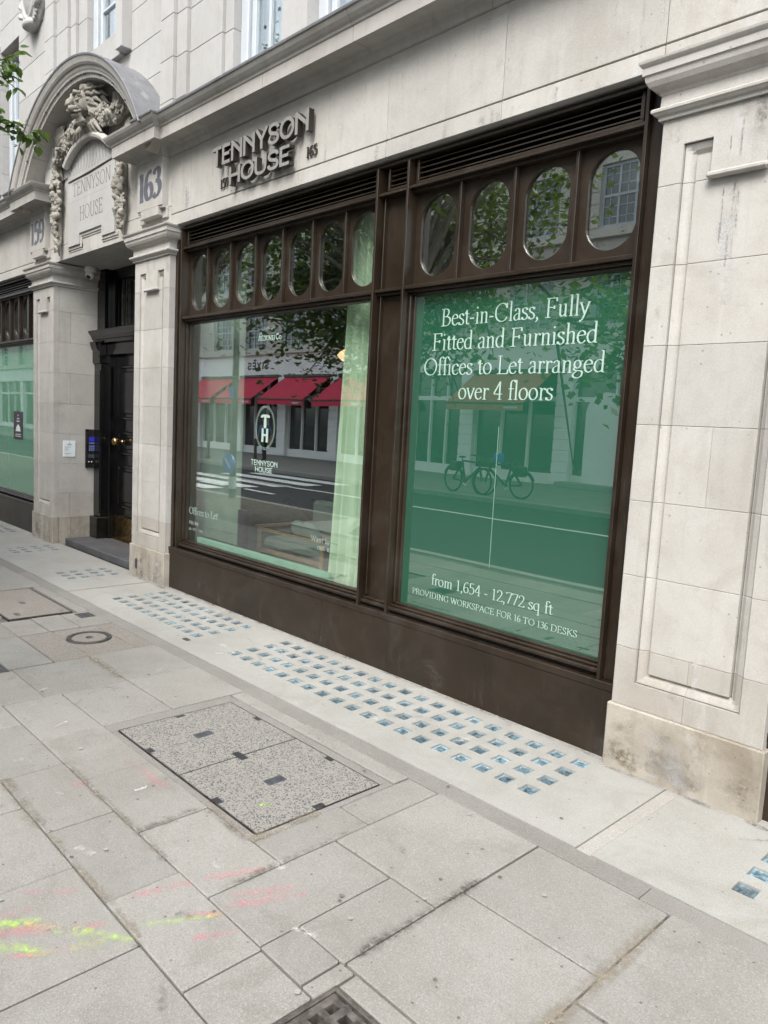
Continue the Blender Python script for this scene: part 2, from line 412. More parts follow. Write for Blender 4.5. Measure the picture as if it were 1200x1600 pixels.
def tag(o, label=None, cat=None, group=None, kind=None):
    for k, v in (('label', label), ('category', cat), ('group', group), ('kind', kind)):
        if v: o[k] = v
    return o
def empty(name, label, cat, loc=(0, 0, 0), group=None):
    o = bpy.data.objects.new(name, None); COL.objects.link(o); o.location = loc; o.empty_display_size = .1
    return tag(o, label, cat, group)
def copy_tree(o, parent=None):
    c = o.copy(); COL.objects.link(c); c.parent = parent
    for ch in list(o.children): copy_tree(ch, c)
    return c

def carve(name, mb, mat, parent, voxel=.007, rough=.006):
    o = obj(name, mb, mat, parent, smooth=True, fix=False)
    m = o.modifiers.new('fuse', 'REMESH'); m.mode = 'VOXEL'; m.voxel_size = voxel; m.use_smooth_shade = True
    s = o.modifiers.new('soften', 'SMOOTH'); s.factor = .5; s.iterations = 1
    t = bpy.data.textures.get('chisel') or bpy.data.textures.new('chisel', 'CLOUDS'); t.noise_scale = .035
    d = o.modifiers.new('wear', 'DISPLACE'); d.texture = t; d.strength = rough; d.texture_coords = 'LOCAL'
    return o
# ------------------------------------------------------------------ lettering: strokes drawn with a broad nib
def cat_rom(p, k=7):
    p = [Vector(q) for q in p]; out = []
    q = [2*p[0]-p[1]]+p+[2*p[-1]-p[-2]]
    for i in range(1, len(q)-2):
        for j in range(k):
            t = j/k; a, b, c, d = q[i-1], q[i], q[i+1], q[i+2]
            out.append(.5*((2*b)+(c-a)*t+(2*a-5*b+4*c-d)*t*t+(-a+3*b-3*c+d)*t**3))
    return out+[p[-1]]
def ell(cx, cy, rx, ry, a0=0, a1=360, n=24):
    return [Vector((cx+rx*math.cos(math.radians(a0+(a1-a0)*i/n)), cy+ry*math.sin(math.radians(a0+(a1-a0)*i/n)))) for i in range(n+1)]
L = lambda *a: ('l', [(a[i], a[i+1]) for i in range(0, len(a), 2)])
C = lambda *a: ('c', [(a[i], a[i+1]) for i in range(0, len(a), 2)])
O = lambda *a: ('e', a)
S = lambda x, y, h=.085: ('s', (x, y, h))
D = lambda x, y: ('d', (x, y))
X_ = .63
SERIF = {
 ' ': (.27, []), '-': (.34, [L(.04, .3, .28, .3), L(.04, .33, .28, .33)]), ',': (.24, [D(.1, .04), C(.13, .03, .13, -.08, .05, -.19)]),
 'B': (.66, [L(.15, 0, .15, 1), C(.15, 1, .36, .99, .46, .9, .46, .74, .36, .57, .15, .54), C(.15, .54, .4, .53, .56, .42, .56, .2, .42, .02, .15, 0), S(.1, 1), S(.1, 0)]),
 'C': (.78, [C(.68, .76, .6, .93, .44, 1, .25, .94, .1, .75, .07, .5, .1, .25, .25, .05, .45, 0, .6, .06, .71, .22), L(.69, .98, .69, .72)]),
 'F': (.62, [L(.16, 0, .16, 1), L(.16, 1, .56, 1), L(.57, 1.01, .57, .82), L(.16, .52, .46, .52), L(.46, .6, .46, .43), S(.13, 1), S(.16, 0, .13)]),
 'O': (.86, [O(.43, .5, .37, .5)]), 'I': (.36, [L(.18, 0, .18, 1), S(.18, 1, .12), S(.18, 0, .12)]),
 'L': (.62, [L(.16, 0, .16, 1), L(.16, 0, .56, 0), L(.57, 0, .6, .22), S(.16, 1, .13), S(.1, 0)]),
 'P': (.6, [L(.15, 0, .15, 1), C(.15, 1, .38, 1, .54, .88, .54, .7, .4, .5, .15, .47), S(.1, 1), S(.15, 0, .13)]),
 'R': (.68, [L(.15, 0, .15, 1), C(.15, 1, .38, 1, .52, .88, .52, .72, .4, .54, .15, .51), L(.32, .52, .66, 0), S(.1, 1), S(.15, 0, .12), S(.66, 0, .07)]),
 'V': (.78, [L(.06, 1, .38, 0), L(.72, 1, .38, 0), S(.07, 1, .1), S(.71, 1, .09)]),
 'W': (1.05, [L(.06, 1, .32, 0), L(.55, 1, .32, 0), L(.5, 1, .76, 0), L(1.0, 1, .76, 0), S(.07, 1, .1), S(.52, 1, .1), S(1., 1, .08)]),
 'D': (.82, [L(.15, 0, .15, 1), C(.15, 1, .42, 1, .66, .88, .75, .5, .66, .13, .42, 0, .15, 0), S(.1, 1), S(.1, 0)]),
 'N': (.84, [L(.14, 0, .14, 1), L(.14, 1, .7, 0), L(.7, 1, .7, 0), S(.1, 1), S(.14, 0, .1), S(.7, 1, .1)]),
 'G': (.82, [C(.7, .78, .6, .94, .44, 1, .24, .94, .1, .75, .07, .5, .1, .25, .25, .05, .45, 0, .6, .03, .71, .12), L(.71, .1, .71, .42), L(.69, .98, .69, .74), S(.7, .43, .1)]),
 'K': (.74, [L(.15, 0, .15, 1), L(.64, 1, .15, .46), L(.28, .6, .7, 0), S(.15, 1, .12), S(.15, 0, .12), S(.62, 1, .1), S(.7, 0, .08)]),
 'S': (.52, [C(.42, .82, .36, .96, .25, 1, .12, .95, .07, .8, .12, .65, .3, .5, .43, .36, .46, .2, .38, .05, .24, 0, .12, .04, .06, .18), L(.43, .98, .43, .78), L(.06, .02, .06, .22)]),
 'T': (.72, [L(.36, 0, .36, 1), L(.04, 1, .68, 1), L(.04, 1.01, .04, .82), L(.68, 1.01, .68, .82), S(.36, 0, .13)]),
 'A': (.76, [L(.38, 1, .07, 0), L(.38, 1, .7, 0), L(.19, .36, .58, .36), S(.07, 0, .1), S(.7, 0, .1)]),
 'E': (.64, [L(.15, 0, .15, 1), L(.15, 1, .54, 1), L(.55, 1.01, .55, .84), L(.15, .52, .44, .52), L(.45, .6, .45, .44), L(.15, 0, .56, 0), L(.57, -.01, .6, .2), S(.1, 1), S(.1, 0)]),
 'H': (.82, [L(.15, 0, .15, 1), L(.67, 0, .67, 1), L(.15, .52, .67, .52), S(.15, 1, .12), S(.15, 0, .12), S(.67, 1, .12), S(.67, 0, .12)]),
 'M': (.96, [L(.12, 0, .15, 1), L(.15, 1, .46, .03), L(.8, 1, .46, .03), L(.8, 1, .82, 0), S(.1, 1), S(.12, 0, .1), S(.82, 1, .1), S(.82, 0, .12)]),
 'Y': (.72, [L(.06, 1, .36, .45), L(.66, 1, .36, .45), L(.36, .46, .36, 0), S(.07, 1, .1), S(.66, 1, .09), S(.36, 0, .12)]),
 'U': (.8, [C(.14, 1, .14, .4, .17, .14, .28, .02, .42, 0, .56, .05, .64, .2, .65, .4, .65, 1), S(.14, 1, .12), S(.65, 1, .1)]),
 'a': (.44, [C(.09, .5, .14, .6, .22, .63, .31, .58, .33, .46, .33, .1, .36, .02, .43, .04), C(.33, .38, .2, .34, .09, .26, .06, .14, .1, .03, .18, 0, .27, .04, .33, .12)]),
 'c': (.43, [C(.38, .5, .33, .6, .25, .63, .13, .56, .06, .4, .06, .25, .12, .07, .24, 0, .33, .04, .39, .13), D(.37, .52)]),
 'd': (.53, [C(.4, .54, .32, .62, .22, .62, .11, .53, .06, .38, .06, .22, .12, .06, .22, 0, .32, .04, .4, .14), L(.4, 1.08, .4, 0), S(.35, 1.07, .05), S(.44, 0, .05)]),
 'e': (.44, [C(.08, .38, .38, .42, .38, .42, .36, .55, .25, .63, .13, .57, .06, .4, .06, .25, .12, .07, .24, 0, .33, .04, .4, .14)]),
 'f': (.31, [C(.38, .98, .34, 1.06, .26, 1.07, .18, 1.0, .16, .85, .16, .5, .16, 0), L(.04, .6, .32, .6), D(.37, 1.0), S(.16, 0, .1)]),
 'g': (.48, [O(.21, .42, .14, .2), C(.12, .28, .06, .2, .1, .12, .24, .09, .4, .06, .44, -.06, .38, -.22, .22, -.29, .07, -.24, .03, -.13, .1, -.02, .2, .06), L(.3, .56, .46, .58)]),
 'h': (.54, [L(.14, 0, .14, 1.08), C(.14, .48, .22, .58, .32, .62, .4, .55, .41, .42, .41, 0), S(.1, 1.07, .05), S(.14, 0, .09), S(.41, 0, .09)]),
 'i': (.27, [L(.14, 0, .14, X_), D(.13, .9), S(.1, X_, .05), S(.14, 0, .09)]),
 'l': (.27, [L(.14, 0, .14, 1.08), S(.1, 1.07, .05), S(.14, 0, .09)]),
 'm': (.82, [L(.14, 0, .14, X_), C(.14, .48, .21, .58, .31, .62, .39, .55, .4, .42, .4, 0), C(.4, .48, .48, .58, .58, .62, .66, .55, .67, .42, .67, 0), S(.1, X_, .05), S(.14, 0, .09), S(.4, 0, .08), S(.67, 0, .09)]),
 'n': (.54, [L(.14, 0, .14, X_), C(.14, .48, .22, .58, .32, .62, .4, .55, .41, .42, .41, 0), S(.1, X_, .05), S(.14, 0, .09), S(.41, 0, .09)]),
 'o': (.51, [O(.255, .315, .2, .315)]),
 'q': (.53, [C(.4, .54, .32, .62, .22, .62, .11, .53, .06, .38, .06, .22, .12, .06, .22, 0, .32, .04, .4, .14), L(.4, .64, .4, -.36), S(.4, -.36, .1)]),
 'r': (.36, [L(.14, 0, .14, X_), C(.14, .44, .19, .55, .27, .62, .34, .6), D(.34, .57), S(.1, X_, .05), S(.14, 0, .1)]),
 's': (.37, [C(.3, .52, .26, .61, .18, .63, .09, .58, .07, .48, .12, .39, .25, .3, .32, .2, .31, .08, .22, 0, .11, .02, .05, .13), L(.31, .62, .31, .5), L(.05, .01, .05, .14)]),
 't': (.31, [C(.15, .82, .15, .4, .15, .12, .18, .03, .24, .01, .31, .06), L(.04, .6, .3, .6), L(.05, .61, .15, .8)]),
 'u': (.54, [C(.14, X_, .14, .25, .15, .1, .22, .02, .3, .04, .4, .15), L(.4, X_, .4, 0), S(.1, X_, .05), S(.36, X_, .05), S(.44, 0, .05)]),
 'v': (.47, [L(.05, X_, .24, 0), L(.43, X_, .24, 0), S(.06, X_, .08), S(.42, X_, .07)]),
 'y': (.47, [L(.05, X_, .25, .02), C(.44, X_, .25, .02, .14, -.24, .05, -.3), D(.06, -.3), S(.06, X_, .08), S(.43, X_, .07)]),
 'z': (.44, [L(.06, X_, .38, X_), L(.38, X_, .06, 0), L(.06, 0, .39, 0)]),
 '1': (.42, [L(.22, 0, .22, 1), L(.22, 1, .1, .9), S(.22, 0, .12)]),
 '2': (.5, [C(.06, .74, .1, .92, .23, 1, .37, .93, .42, .74, .34, .5, .2, .25, .05, .02), L(.05, .01, .46, .01), L(.46, 0, .47, .14)]),
 '3': (.48, [C(.06, .82, .12, .95, .22, 1, .35, .94, .38, .78, .3, .62, .17, .56), C(.17, .56, .34, .52, .42, .38, .41, .2, .3, .04, .16, 0, .05, .1)]),
 '4': (.52, [L(.36, 0, .36, 1), L(.36, 1, .04, .32), L(.04, .3, .5, .3), S(.36, 0, .1)]),
 '5': (.48, [L(.12, 1, .42, 1), L(.12, 1, .1, .55), C(.1, .55, .22, .62, .36, .56, .42, .38, .39, .16, .26, .01, .13, 0, .05, .08)]),
 '6': (.5, [C(.42, .95, .26, .98, .12, .8, .06, .5, .06, .28, .13, .06, .26, 0, .38, .06, .44, .26, .39, .47, .27, .55, .14, .48, .08, .36)]),
 '7': (.48, [L(.05, 1, .45, 1), L(.05, 1, .05, .86), L(.45, 1, .18, 0)]),
 '9': (.5, [C(.08, .05, .24, .02, .38, .2, .44, .5, .44, .72, .37, .94, .24, 1, .12, .94, .06, .74, .11, .53, .23, .45, .36, .52, .42, .64)]),
}
SANS = {
 ' ': (.35, []), 'T': (.74, [L(.0, .93, .74, .93), L(.37, 1, .37, 0)]), 'E': (.66, [L(.07, 0, .07, 1), L(.07, .93, .62, .93), L(.07, .5, .56, .5), L(.07, .07, .62, .07)]),
 'N': (.86, [L(.07, 0, .07, 1), L(.07, .94, .76, .3), L(.76, 0, .76, 1)]), 'Y': (.80, [L(.03, 1, .4, .46), L(.77, 1, .4, .46), L(.4, .5, .4, 0)]),
 'S': (.74, [C(.66, .72, .6, .87, .38, .93, .15, .88, .09, .72, .18, .57, .38, .5, .6, .42, .67, .27, .58, .12, .36, .07, .14, .13, .06, .28)]),
 'O': (.92, [O(.45, .5, .4, .43)]), 'H': (.84, [L(.07, 0, .07, 1), L(.75, 0, .75, 1), L(.07, .5, .75, .5)]),
 'U': (.82, [C(.07, 1, .07, .42, .12, .18, .25, .08, .4, .07, .56, .09, .68, .19, .73, .42, .73, 1)]), 'I': (.3, [L(.12, 0, .12, 1)]),
 'X': (.78, [L(.05, 1, .72, 0), L(.72, 1, .05, 0)]), 'P': (.66, [L(.07, 0, .07, 1), C(.07, .94, .42, .94, .57, .84, .57, .62, .42, .5, .07, .5)]), 'A': (.8, [L(.4, 1, .04, 0), L(.4, 1, .76, 0), L(.2, .32, .6, .32)]),
 'R': (.7, [L(.07, 0, .07, 1), C(.07, .94, .42, .94, .57, .84, .57, .62, .42, .5, .07, .5), L(.3, .5, .62, 0)]), 'F': (.62, [L(.07, 0, .07, 1), L(.07, .93, .58, .93), L(.07, .5, .5, .5)]),
 'C': (.8, [C(.7, .74, .58, .9, .42, .94, .22, .86, .08, .66, .07, .42, .18, .16, .42, .06, .6, .12, .72, .28)]), 'o': (.62, [O(.3, .32, .25, .27)]), 'G': (.85, [C(.7, .76, .58, .9, .42, .94, .2, .86, .08, .6, .1, .3, .24, .1, .46, .06, .66, .14, .74, .3), L(.76, .46, .46, .46), L(.75, .46, .75, .1)]),
 '1': (.4, [L(.24, 0, .24, 1), L(.24, .96, .08, .82)]), '5': (.62, [L(.12, .93, .52, .93), L(.12, .93, .1, .56), C(.1, .56, .3, .62, .5, .52, .54, .3, .42, .1, .2, .06, .05, .16)]),
 '9': (.62, [O(.3, .66, .23, .27), C(.53, .66, .52, .4, .42, .15, .22, .03)]), '6': (.62, [O(.3, .33, .23, .27), C(.07, .33, .1, .62, .22, .86, .4, .97)]),
 '3': (.58, [C(.08, .84, .26, .95, .44, .86, .46, .7, .36, .56, .22, .53), C(.22, .53, .42, .48, .5, .32, .42, .12, .24, .05, .06, .14)]),
}
def pen(font, weight, theta, thin, thick):
    if font is SANS: return weight
    return thin+(thick-thin)*abs(math.sin(theta-math.radians(18)))**1.3
def text_width(txt, font, track): return sum(font[c][0]+track for c in txt)-track
def glyph(mb, ch, font, x0, z0, sx, sz, to3, depth=None, weight=.14, thin=.035, thick=.10, shear=0.):
    """adds one letter; to3(u,v,k) puts it in space, k is a tiny layer offset so strokes never share a plane"""
    lay = 0
    for kind, a in font[ch][1]:
        lay += 1; hw = None
        if kind == 'l': pts = [Vector(p) for p in a]
        elif kind == 'c': pts = cat_rom(a)
        elif kind == 'e': pts = ell(*a)
        elif kind == 's': pts = [Vector((a[0]-a[2], a[1])), Vector((a[0]+a[2], a[1]))]; hw = thin*.6
        else:
            c = [Vector(a)+Vector((thick*.62*math.cos(t*PI/4), thick*.62*math.sin(t*PI/4))) for t in range(8)]
            vs = [to3(x0+(p.x+shear*p.y)*sx, z0+p.y*sz, lay) for p in c]
            mb.add(vs, [tuple(range(8))]); continue
        n = len(pts); closed = kind == 'e'; Lp, Rp = [], []
        for i, p in enumerate(pts):
            a_, b_ = (pts[(i-1) % (n-1)], pts[(i+1) % (n-1)]) if closed else (pts[max(0, i-1)], pts[min(n-1, i+1)])
            d = (b_-a_); th = math.atan2(d.y, d.x); d.normalize()
            h = hw if hw else pen(font, weight, th, thin, thick)/2
            q = Vector((-d.y, d.x))*h; Lp.append(p+q); Rp.append(p-q)
        P = Lp+Rp
        f = [to3(x0+(p.x+shear*p.y)*sx, z0+p.y*sz, lay+.8*(i % n)/n) for i, p in enumerate(P)]
        fs = [(i, i+1, n+i+1, n+i) for i in range(n-1)]
        if depth is None: mb.add(f, fs)
        else:
            bk = [depth(p) for p in f]; m = 2*n
            fs2 = fs+[(m+i, m+n+i, m+n+i+1, m+i+1) for i in range(n-1)]
            fs2 += [(i, m+i, m+i+1, i+1) for i in range(n-1)]+[(n+i, n+i+1, m+n+i+1, m+n+i) for i in range(n-1)]
            if not closed: fs2 += [(0, n, m+n, m), (n-1, m+n-1, m+2*n-1, 2*n-1)]
            mb.add(f+bk, fs2)
def text(name, txt, font, x0, x1, z, h, y, mat, parent, track=.0, depth=None, each=False, dirx=1, **kw):
    """a line of lettering facing the street (-y) between x0 and x1, baseline z, cap height h"""
    W = text_width(txt, font, track); sx = (x1-x0)/W; cx = x0; out = []; mb = MB()
    for ch in txt:
        if each: mb = MB()
        glyph(mb, ch, font, cx, z, sx, h, lambda u, v, k: (u, y-k*.00015*dirx, v), None if depth is None else (lambda p: (p[0], p[1]+depth, p[2])), **kw)
        cx += (font[ch][0]+track)*sx
        if each and ch != ' ': out.append(obj(name, mb, mat, parent))
    return out if each else obj(name, mb, mat, parent, fix=False)

# ------------------------------------------------------------------ ground: paving, concrete strip, road
pave = tag(obj('pavement', MB().box(-120, -1.47, -3.5, -.94, -.20, -.018).box(-1.13, 14, -3.5, -.94, -.20, -.018).box(-1.47, -1.13, -2.02, -.94, -.20, -.018).box(-1.47, -1.13, -3.5, -2.42, -.20, -.018).box(-120, -9.5, -4.9, -3.5, -.20, -.018), 'slab_joint'), kind='structure')
SLABM = 'slab'
def slab(x0, x1, y0, y1, mat='slab', name='paving_slab', g=.004, dz=None):
    g0 = g*random.uniform(.5, 1.3)
    mb = MB().cbox(x0+g0, x1-g0, y0+g0, y1-g0, -.05, 0, .004)
    o = obj(name, mb, mat, pave); o.location.z = (random.uniform(-.002, .002) if dz is None else dz); o.rotation_euler = (random.uniform(-.002, .002), 0, 0)
    o.rotation_euler = (0, 0, 0)
    return o
R = []
# middle field around the inspection cover (measured joints)
R += [(-4.17, -3.6, -2.1, -1.79), (-3.6, -3.09, -2.1, -1.79), (-3.09, -2.56, -2.1, -1.79), (-2.56, -2.045, -2.1, -1.79)]
R += [(-3.85, -3.295, -2.37, -2.1), (-3.295, -2.765, -2.37, -2.1), (-2.765, -2.23, -2.37, -2.1), (-2.23, -1.72, -2.37, -2.1), (-1.72, -1.47, -2.37, -2.103)]
R += [(-4.05, -3.52, -2.9, -2.37), (-3.52, -3.01, -2.9, -2.37), (-3.01, -2.49, -2.9, -2.37), (-2.49, -1.97, -2.9, -2.37), (-1.97, -1.465, -2.9, -2.37), (-4.17, -3.85, -2.37, -2.1), (-4.6, -4.05, -2.9, -2.4)]
R += [(-2.045, -1.735, -2.1, -1.54), (-1.735, -1.53, -2.1, -1.95), (-1.735, -1.515, -1.95, -1.54), (-2.045, -1.515, -1.54, -.94)]
R += [(-1.515, -.98, -1.40, -.94), (-1.515, -.98, -1.945, -1.40), (-.98, -.44, -1.54, -.94), (-.98, -.44, -2.1, -1.54), (-.44, .1, -1.4, -.94), (-.44, .1, -1.94, -1.4), (-.44, .1, -2.5, -1.94), (-.98, -.44, -2.65, -2.1)]
R += [(-2.23, -2.045, -1.79, -1.36), (-2.23, -2.045, -1.36, -.94), (-3.0, -2.23, -1.035, -.94), (-3.6, -3.0, -1.035, -.94)]
R += [(-4.16, -3.6, -1.4, -.94), (-4.16, -3.6, -1.79, -1.4), (-4.73, -4.16, -1.4, -.94), (-4.73, -4.16, -1.88, -1.4), (-4.73, -4.17, -2.4, -1.88)]
R += [(-5.42, -4.74, -1.95, -1.62), (-5.42, -4.9, -2.4, -1.95), (-5.85, -5.43, -1.4, -1.18), (-5.85, -5.43, -1.18, -.94), (-5.85, -5.43, -1.62, -1.4), (-6.0, -5.43, -2.1, -1.62)]
R += [(-6.9, -5.87, -1.03, -.94), (-7.5, -6.92, -1.35, -.94), (-7.5, -6.92, -1.9, -1.35), (-6.9, -6.45, -2.1, -1.55), (-6.45, -6.0, -2.1, -1.55)]
for r in R: slab(*r)
# beyond the measured field
for k, x in enumerate(np.arange(-14.3, -7.6, .62)):
    ofs = (k % 2)*.22
    for (ya, yb) in ((-1.45+ofs*.8, -.94), (-2.1, -1.45+ofs*.8), (-2.75, -2.1)): slab(x, min(x+.62, -7.5), ya, yb)
for x in np.arange(-7.5, -4.05, .58):
    slab(x, min(x+.58, -4.05) if x+.58 < -4.3 else -4.05, -2.9, -2.4 if x < -4.6 else -2.4)
for x in np.arange(-9.0, 1.2, .6):
    slab(x, x+.6, -3.32, -2.9)
for x in (.1, .66): 
    for (ya, yb) in ((-1.5, -.94), (-2.1, -1.5), (-2.9, -2.1)): slab(x, x+.56, ya, yb)
slab(-1.46, -.98, -2.9, -2.65); slab(-1.46, -1.13, -2.02, -1.945); slab(-1.53, -1.465, -2.1, -1.945, dz=-.004); slab(-1.13, -.98, -2.65, -1.945); slab(-1.46, -1.13, -2.65, -2.42); slab(-.98, -.44, -2.9, -2.65); slab(-.44, .1, -2.9, -2.5)
# mortar strip along the concrete and gritty infill round the covers
x = -14.0
while x < 3:
    wd = random.uniform(1.2, 2.1); slab(x, x+wd, -.936, -.835, 'mortar_strip', 'mortar_strip', .001, random.uniform(-.004, -.002)); x += wd
def grit(x0, x1, y0, y1, m='brown_grit', dz=-.003): return slab(x0, x1, y0, y1, m, 'mortar_infill', .002, dz)
grit(-3.6, -3.505, -1.79, -1.04, 'mortar_strip'); grit(-3.505, -2.6, -1.79, -1.755, 'mortar_strip'); grit(-2.6, -2.255, -1.79, -1.755); grit(-2.265, -2.23, -1.6, -1.04, 'mortar_strip'); grit(-2.265, -2.23, -1.79, -1.6)
grit(-3.505, -2.265, -1.09, -1.036, 'mortar_strip')
grit(-5.42, -4.74, -1.615, -1.39); grit(-5.42, -5.31, -1.39, -1.07); grit(-4.97, -4.74, -1.39, -1.07); grit(-5.42, -4.74, -1.07, -.94); 
grit(-5.31, -4.97, -1.39, -1.07, 'brown_grit', -.006)

lens_me = None
LX, LY = .039, .040
def lens_mesh():
    mb = MB()
    def ringv(a, b, z): return [(-a, -b, z), (a, -b, z), (a, b, z), (-a, b, z)]
    rs = [ringv(LX-.0015, LY-.0015, -.030), ringv(LX-.0015, LY-.0015, -.007), ringv(LX-.010, LY-.010, -.003), ringv(LX-.016, LY-.016, -.0055), ringv(LX-.021, LY-.021, -.0065)]
    vs = [p for r in rs for p in r]
    fs = [(i*4+k, i*4+(k+1) % 4, (i+1)*4+(k+1) % 4, (i+1)*4+k) for i in range(len(rs)-1) for k in range(4)]+[(16, 17, 18, 19), (0, 1, 2, 3)]
    me = mesh('glass_lens', mb.add(vs, fs), ['lens_glass', 'lens_rim'])
    for p in me.polygons:
        r_ = max(abs(p.center.x), abs(p.center.y)); p.material_index = 1 if r_ > LX-.015 and p.center.z > -.02 else 0
    return me
strip = tag(obj('forecourt_strip', MB().box(-40, 14, -.838, .2, -.2, -.045), 'slab_joint'), kind='structure')
def concrete_panel(x0, x1, groups):
    """a cast panel with square wells for the glass lenses; groups = (list of x centres, list of y centres)"""
    global lens_me
    y0, y1 = -.835, .02
    holes = [(gx, gy) for xs, ys in groups for gx in xs for gy in ys]
    mb = MB(); xsall = {x0, x1}
    blocks = sorted([(min(xs)-LX-.03, max(xs)+LX+.03, xs, ys) for xs, ys in groups])
    def quad(a, b, c, d, z=0): mb.add([(a, c, z), (b, c, z), (b, d, z), (a, d, z)], [(0, 1, 2, 3)])
    cur = x0
    for (a, b, xs, ys) in blocks:
        a = max(a, x0); b = min(b, x1)
        quad(cur, a, y0, y1)
        X = sorted([a, b]+[v for c in xs for v in (c-LX, c+LX)]); Y = sorted([y0, y1]+[v for c in ys for v in (c-LY, c+LY)])
        for i in range(len(X)-1):
            for j in range(len(Y)-1):
                if i % 2 == 1 and j % 2 == 1:
                    p = [(X[i], Y[j]), (X[i+1], Y[j]), (X[i+1], Y[j+1]), (X[i], Y[j+1])]
                    vs = [(q[0], q[1], 0) for q in p]+[(q[0], q[1], -.03) for q in p]
                    mb.add(vs, [(k, (k+1) % 4, 4+(k+1) % 4, 4+k) for k in range(4)])
                else: quad(X[i], X[i+1], Y[j], Y[j+1])
        cur = b
    quad(cur, x1, y0, y1)
    vs = [(x0, y0, 0), (x1, y0, 0), (x1, y1, 0), (x0, y1, 0), (x0, y0, -.04), (x1, y0, -.04), (x1, y1, -.04), (x0, y1, -.04)]
    mb.add(vs, [(k, (k+1) % 4, 4+(k+1) % 4, 4+k) for k in range(4)])
    o = obj('concrete_panel', mb, 'concrete', strip, fix=False)
    if lens_me is None: lens_me = lens_mesh()
    for gx, gy in holes:
        l = bpy.data.objects.new('glass_lens', lens_me); COL.objects.link(l); l.parent = o; l.location = (gx, gy, random.uniform(-.0025, .0005))
        l.rotation_euler = (random.uniform(-.02, .02), random.uniform(-.02, .02), random.choice((0, PI/2, PI))+random.uniform(-.012, .012)) if False else (random.uniform(-.02, .02), random.uniform(-.02, .02), random.uniform(-.01, .01))
    return o
YR = [-.585, -.44, -.295, -.155]
concrete_panel(-6.585, -1.415, [([-6.127+.1357*i for i in range(11)], YR), ([-4.248+.13534*i for i in range(19)], YR)])
concrete_panel(-9.6, -6.61, [([-7.395, -7.257, -7.115], [-.60, -.47, -.32, -.175]), ([-8.962, -8.836, -8.70], [-.60, -.472, -.325, -.18])])
concrete_panel(-14, -9.61, [([-12.8+.1357*i for i in range(20)], YR)])
concrete_panel(-1.345, 3, [([-.862+.1357*i for i in range(14)], YR)])
slab(-1.415, -1.345, -.835, .02, 'mortar_light', 'mortar_strip', .001, -.004)

kerb = tag(obj('kerb', MB().cbox(-8.4, 14, -3.66, -3.5, -.2, 0, .015).cbox(-120, -9.5, -5.06, -4.9, -.2, 0, .015)
    .add([(-8.4, -3.66, 0), (-8.4, -3.5, 0), (-9.5, -4.9, 0), (-9.5, -5.06, 0), (-8.4, -3.66, -.2), (-8.4, -3.5, -.2), (-9.5, -4.9, -.2), (-9.5, -5.06, -.2)], [(0, 1, 2, 3), (0, 3, 7, 4), (1, 2, 6, 5)])
    .add([(-9.5, -3.5, -.004), (-8.4, -3.5, -.004), (-9.5, -4.9, -.004)], [(0, 1, 2)]), 'concrete'), kind='structure')
tag(obj('ground', MB().box(-400, 400, -400, 400, -.6, -.205), 'asphalt'), kind='structure')
tag(obj('road', MB().box(-130, 40, -11.0, -3.52, -.25, -.12), 'asphalt'), kind='structure')
tag(obj('opposite_pavement', MB().box(-130, 40, -17.3, -11.15, -.2, 0), 'slab'), kind='structure')
tag(obj('opposite_kerb', MB().cbox(-130, 40, -11.15, -11.0, -.2, .004, .015), 'concrete'), kind='structure')
mk = MB()
mk.box(-26, 14, -8.42, -8.30, -.14, -.116)
for i, y in enumerate(np.arange(-10.6, -5.4, 1.05)): mk.box(-20.5, -16.1, y, y+.55, -.14, -.116)
for x in np.arange(-22.3, -13.5, 2.2): mk.box(x, x+1.2, -6.85, -6.72, -.14, -.116)
tag(obj('road_marking', mk, 'road_paint'), kind='structure')

# sprayed survey marks
def spray(x0, y0, x1, y1, wd, mat, k=[0]):
    k[0] += 1; d = Vector((x1-x0, y1-y0)).normalized(); n = Vector((-d.y, d.x))*wd/2; mb = MB(); z = .0030+k[0]*.000012; M = 10; vs = []; uv = []
    for i in range(M+1):
        t = i/M; px, py = x0+(x1-x0)*t+random.uniform(-.006, .006), y0+(y1-y0)*t+random.uniform(-.006, .006); e = 1 if 0 < i < M else .5
        vs += [(px+n.x*e, py+n.y*e, z), (px-n.x*e, py-n.y*e, z)]; uv += [(t, 0), (t, 1)]
    mb.add(vs, [(2*i, 2*i+1, 2*i+3, 2*i+2) for i in range(M)]); mb.uv = uv
    return obj('paint_mark', mb, mat, pave, fix=False)
spray(-2.37, -2.66, -2.34, -2.56, .04, 'spray_pink'); spray(-2.36, -2.68, -2.12, -2.46, .05, 'spray_lime'); spray(-2.25, -2.72, -2.09, -2.58, .055, 'spray_lime'); spray(-2.16, -2.70, -2.05, -2.46, .035, 'spray_pink')
spray(-2.30, -2.70, -2.2, -2.55, .06, 'spray_pink'); spray(-2.09, -2.54, -2.04, -2.46, .06, 'spray_lime'); spray(-2.33, -2.69, -2.27, -2.56, .06, 'spray_lime'); spray(-2.2, -2.55, -2.0, -2.38, .05, 'spray_lime'); spray(-2.28, -2.62, -2.12, -2.42, .05, 'spray_pink')
spray(-2.21, -2.30, -2.14, -2.10, .05, 'spray_pink'); spray(-1.89, -2.24, -1.83, -2.11, .035, 'spray_pink'); spray(-2.05, -2.34, -1.93, -2.10, .03, 'spray_lime'); spray(-2.0, -2.2, -1.93, -2.1, .04, 'spray_pink')
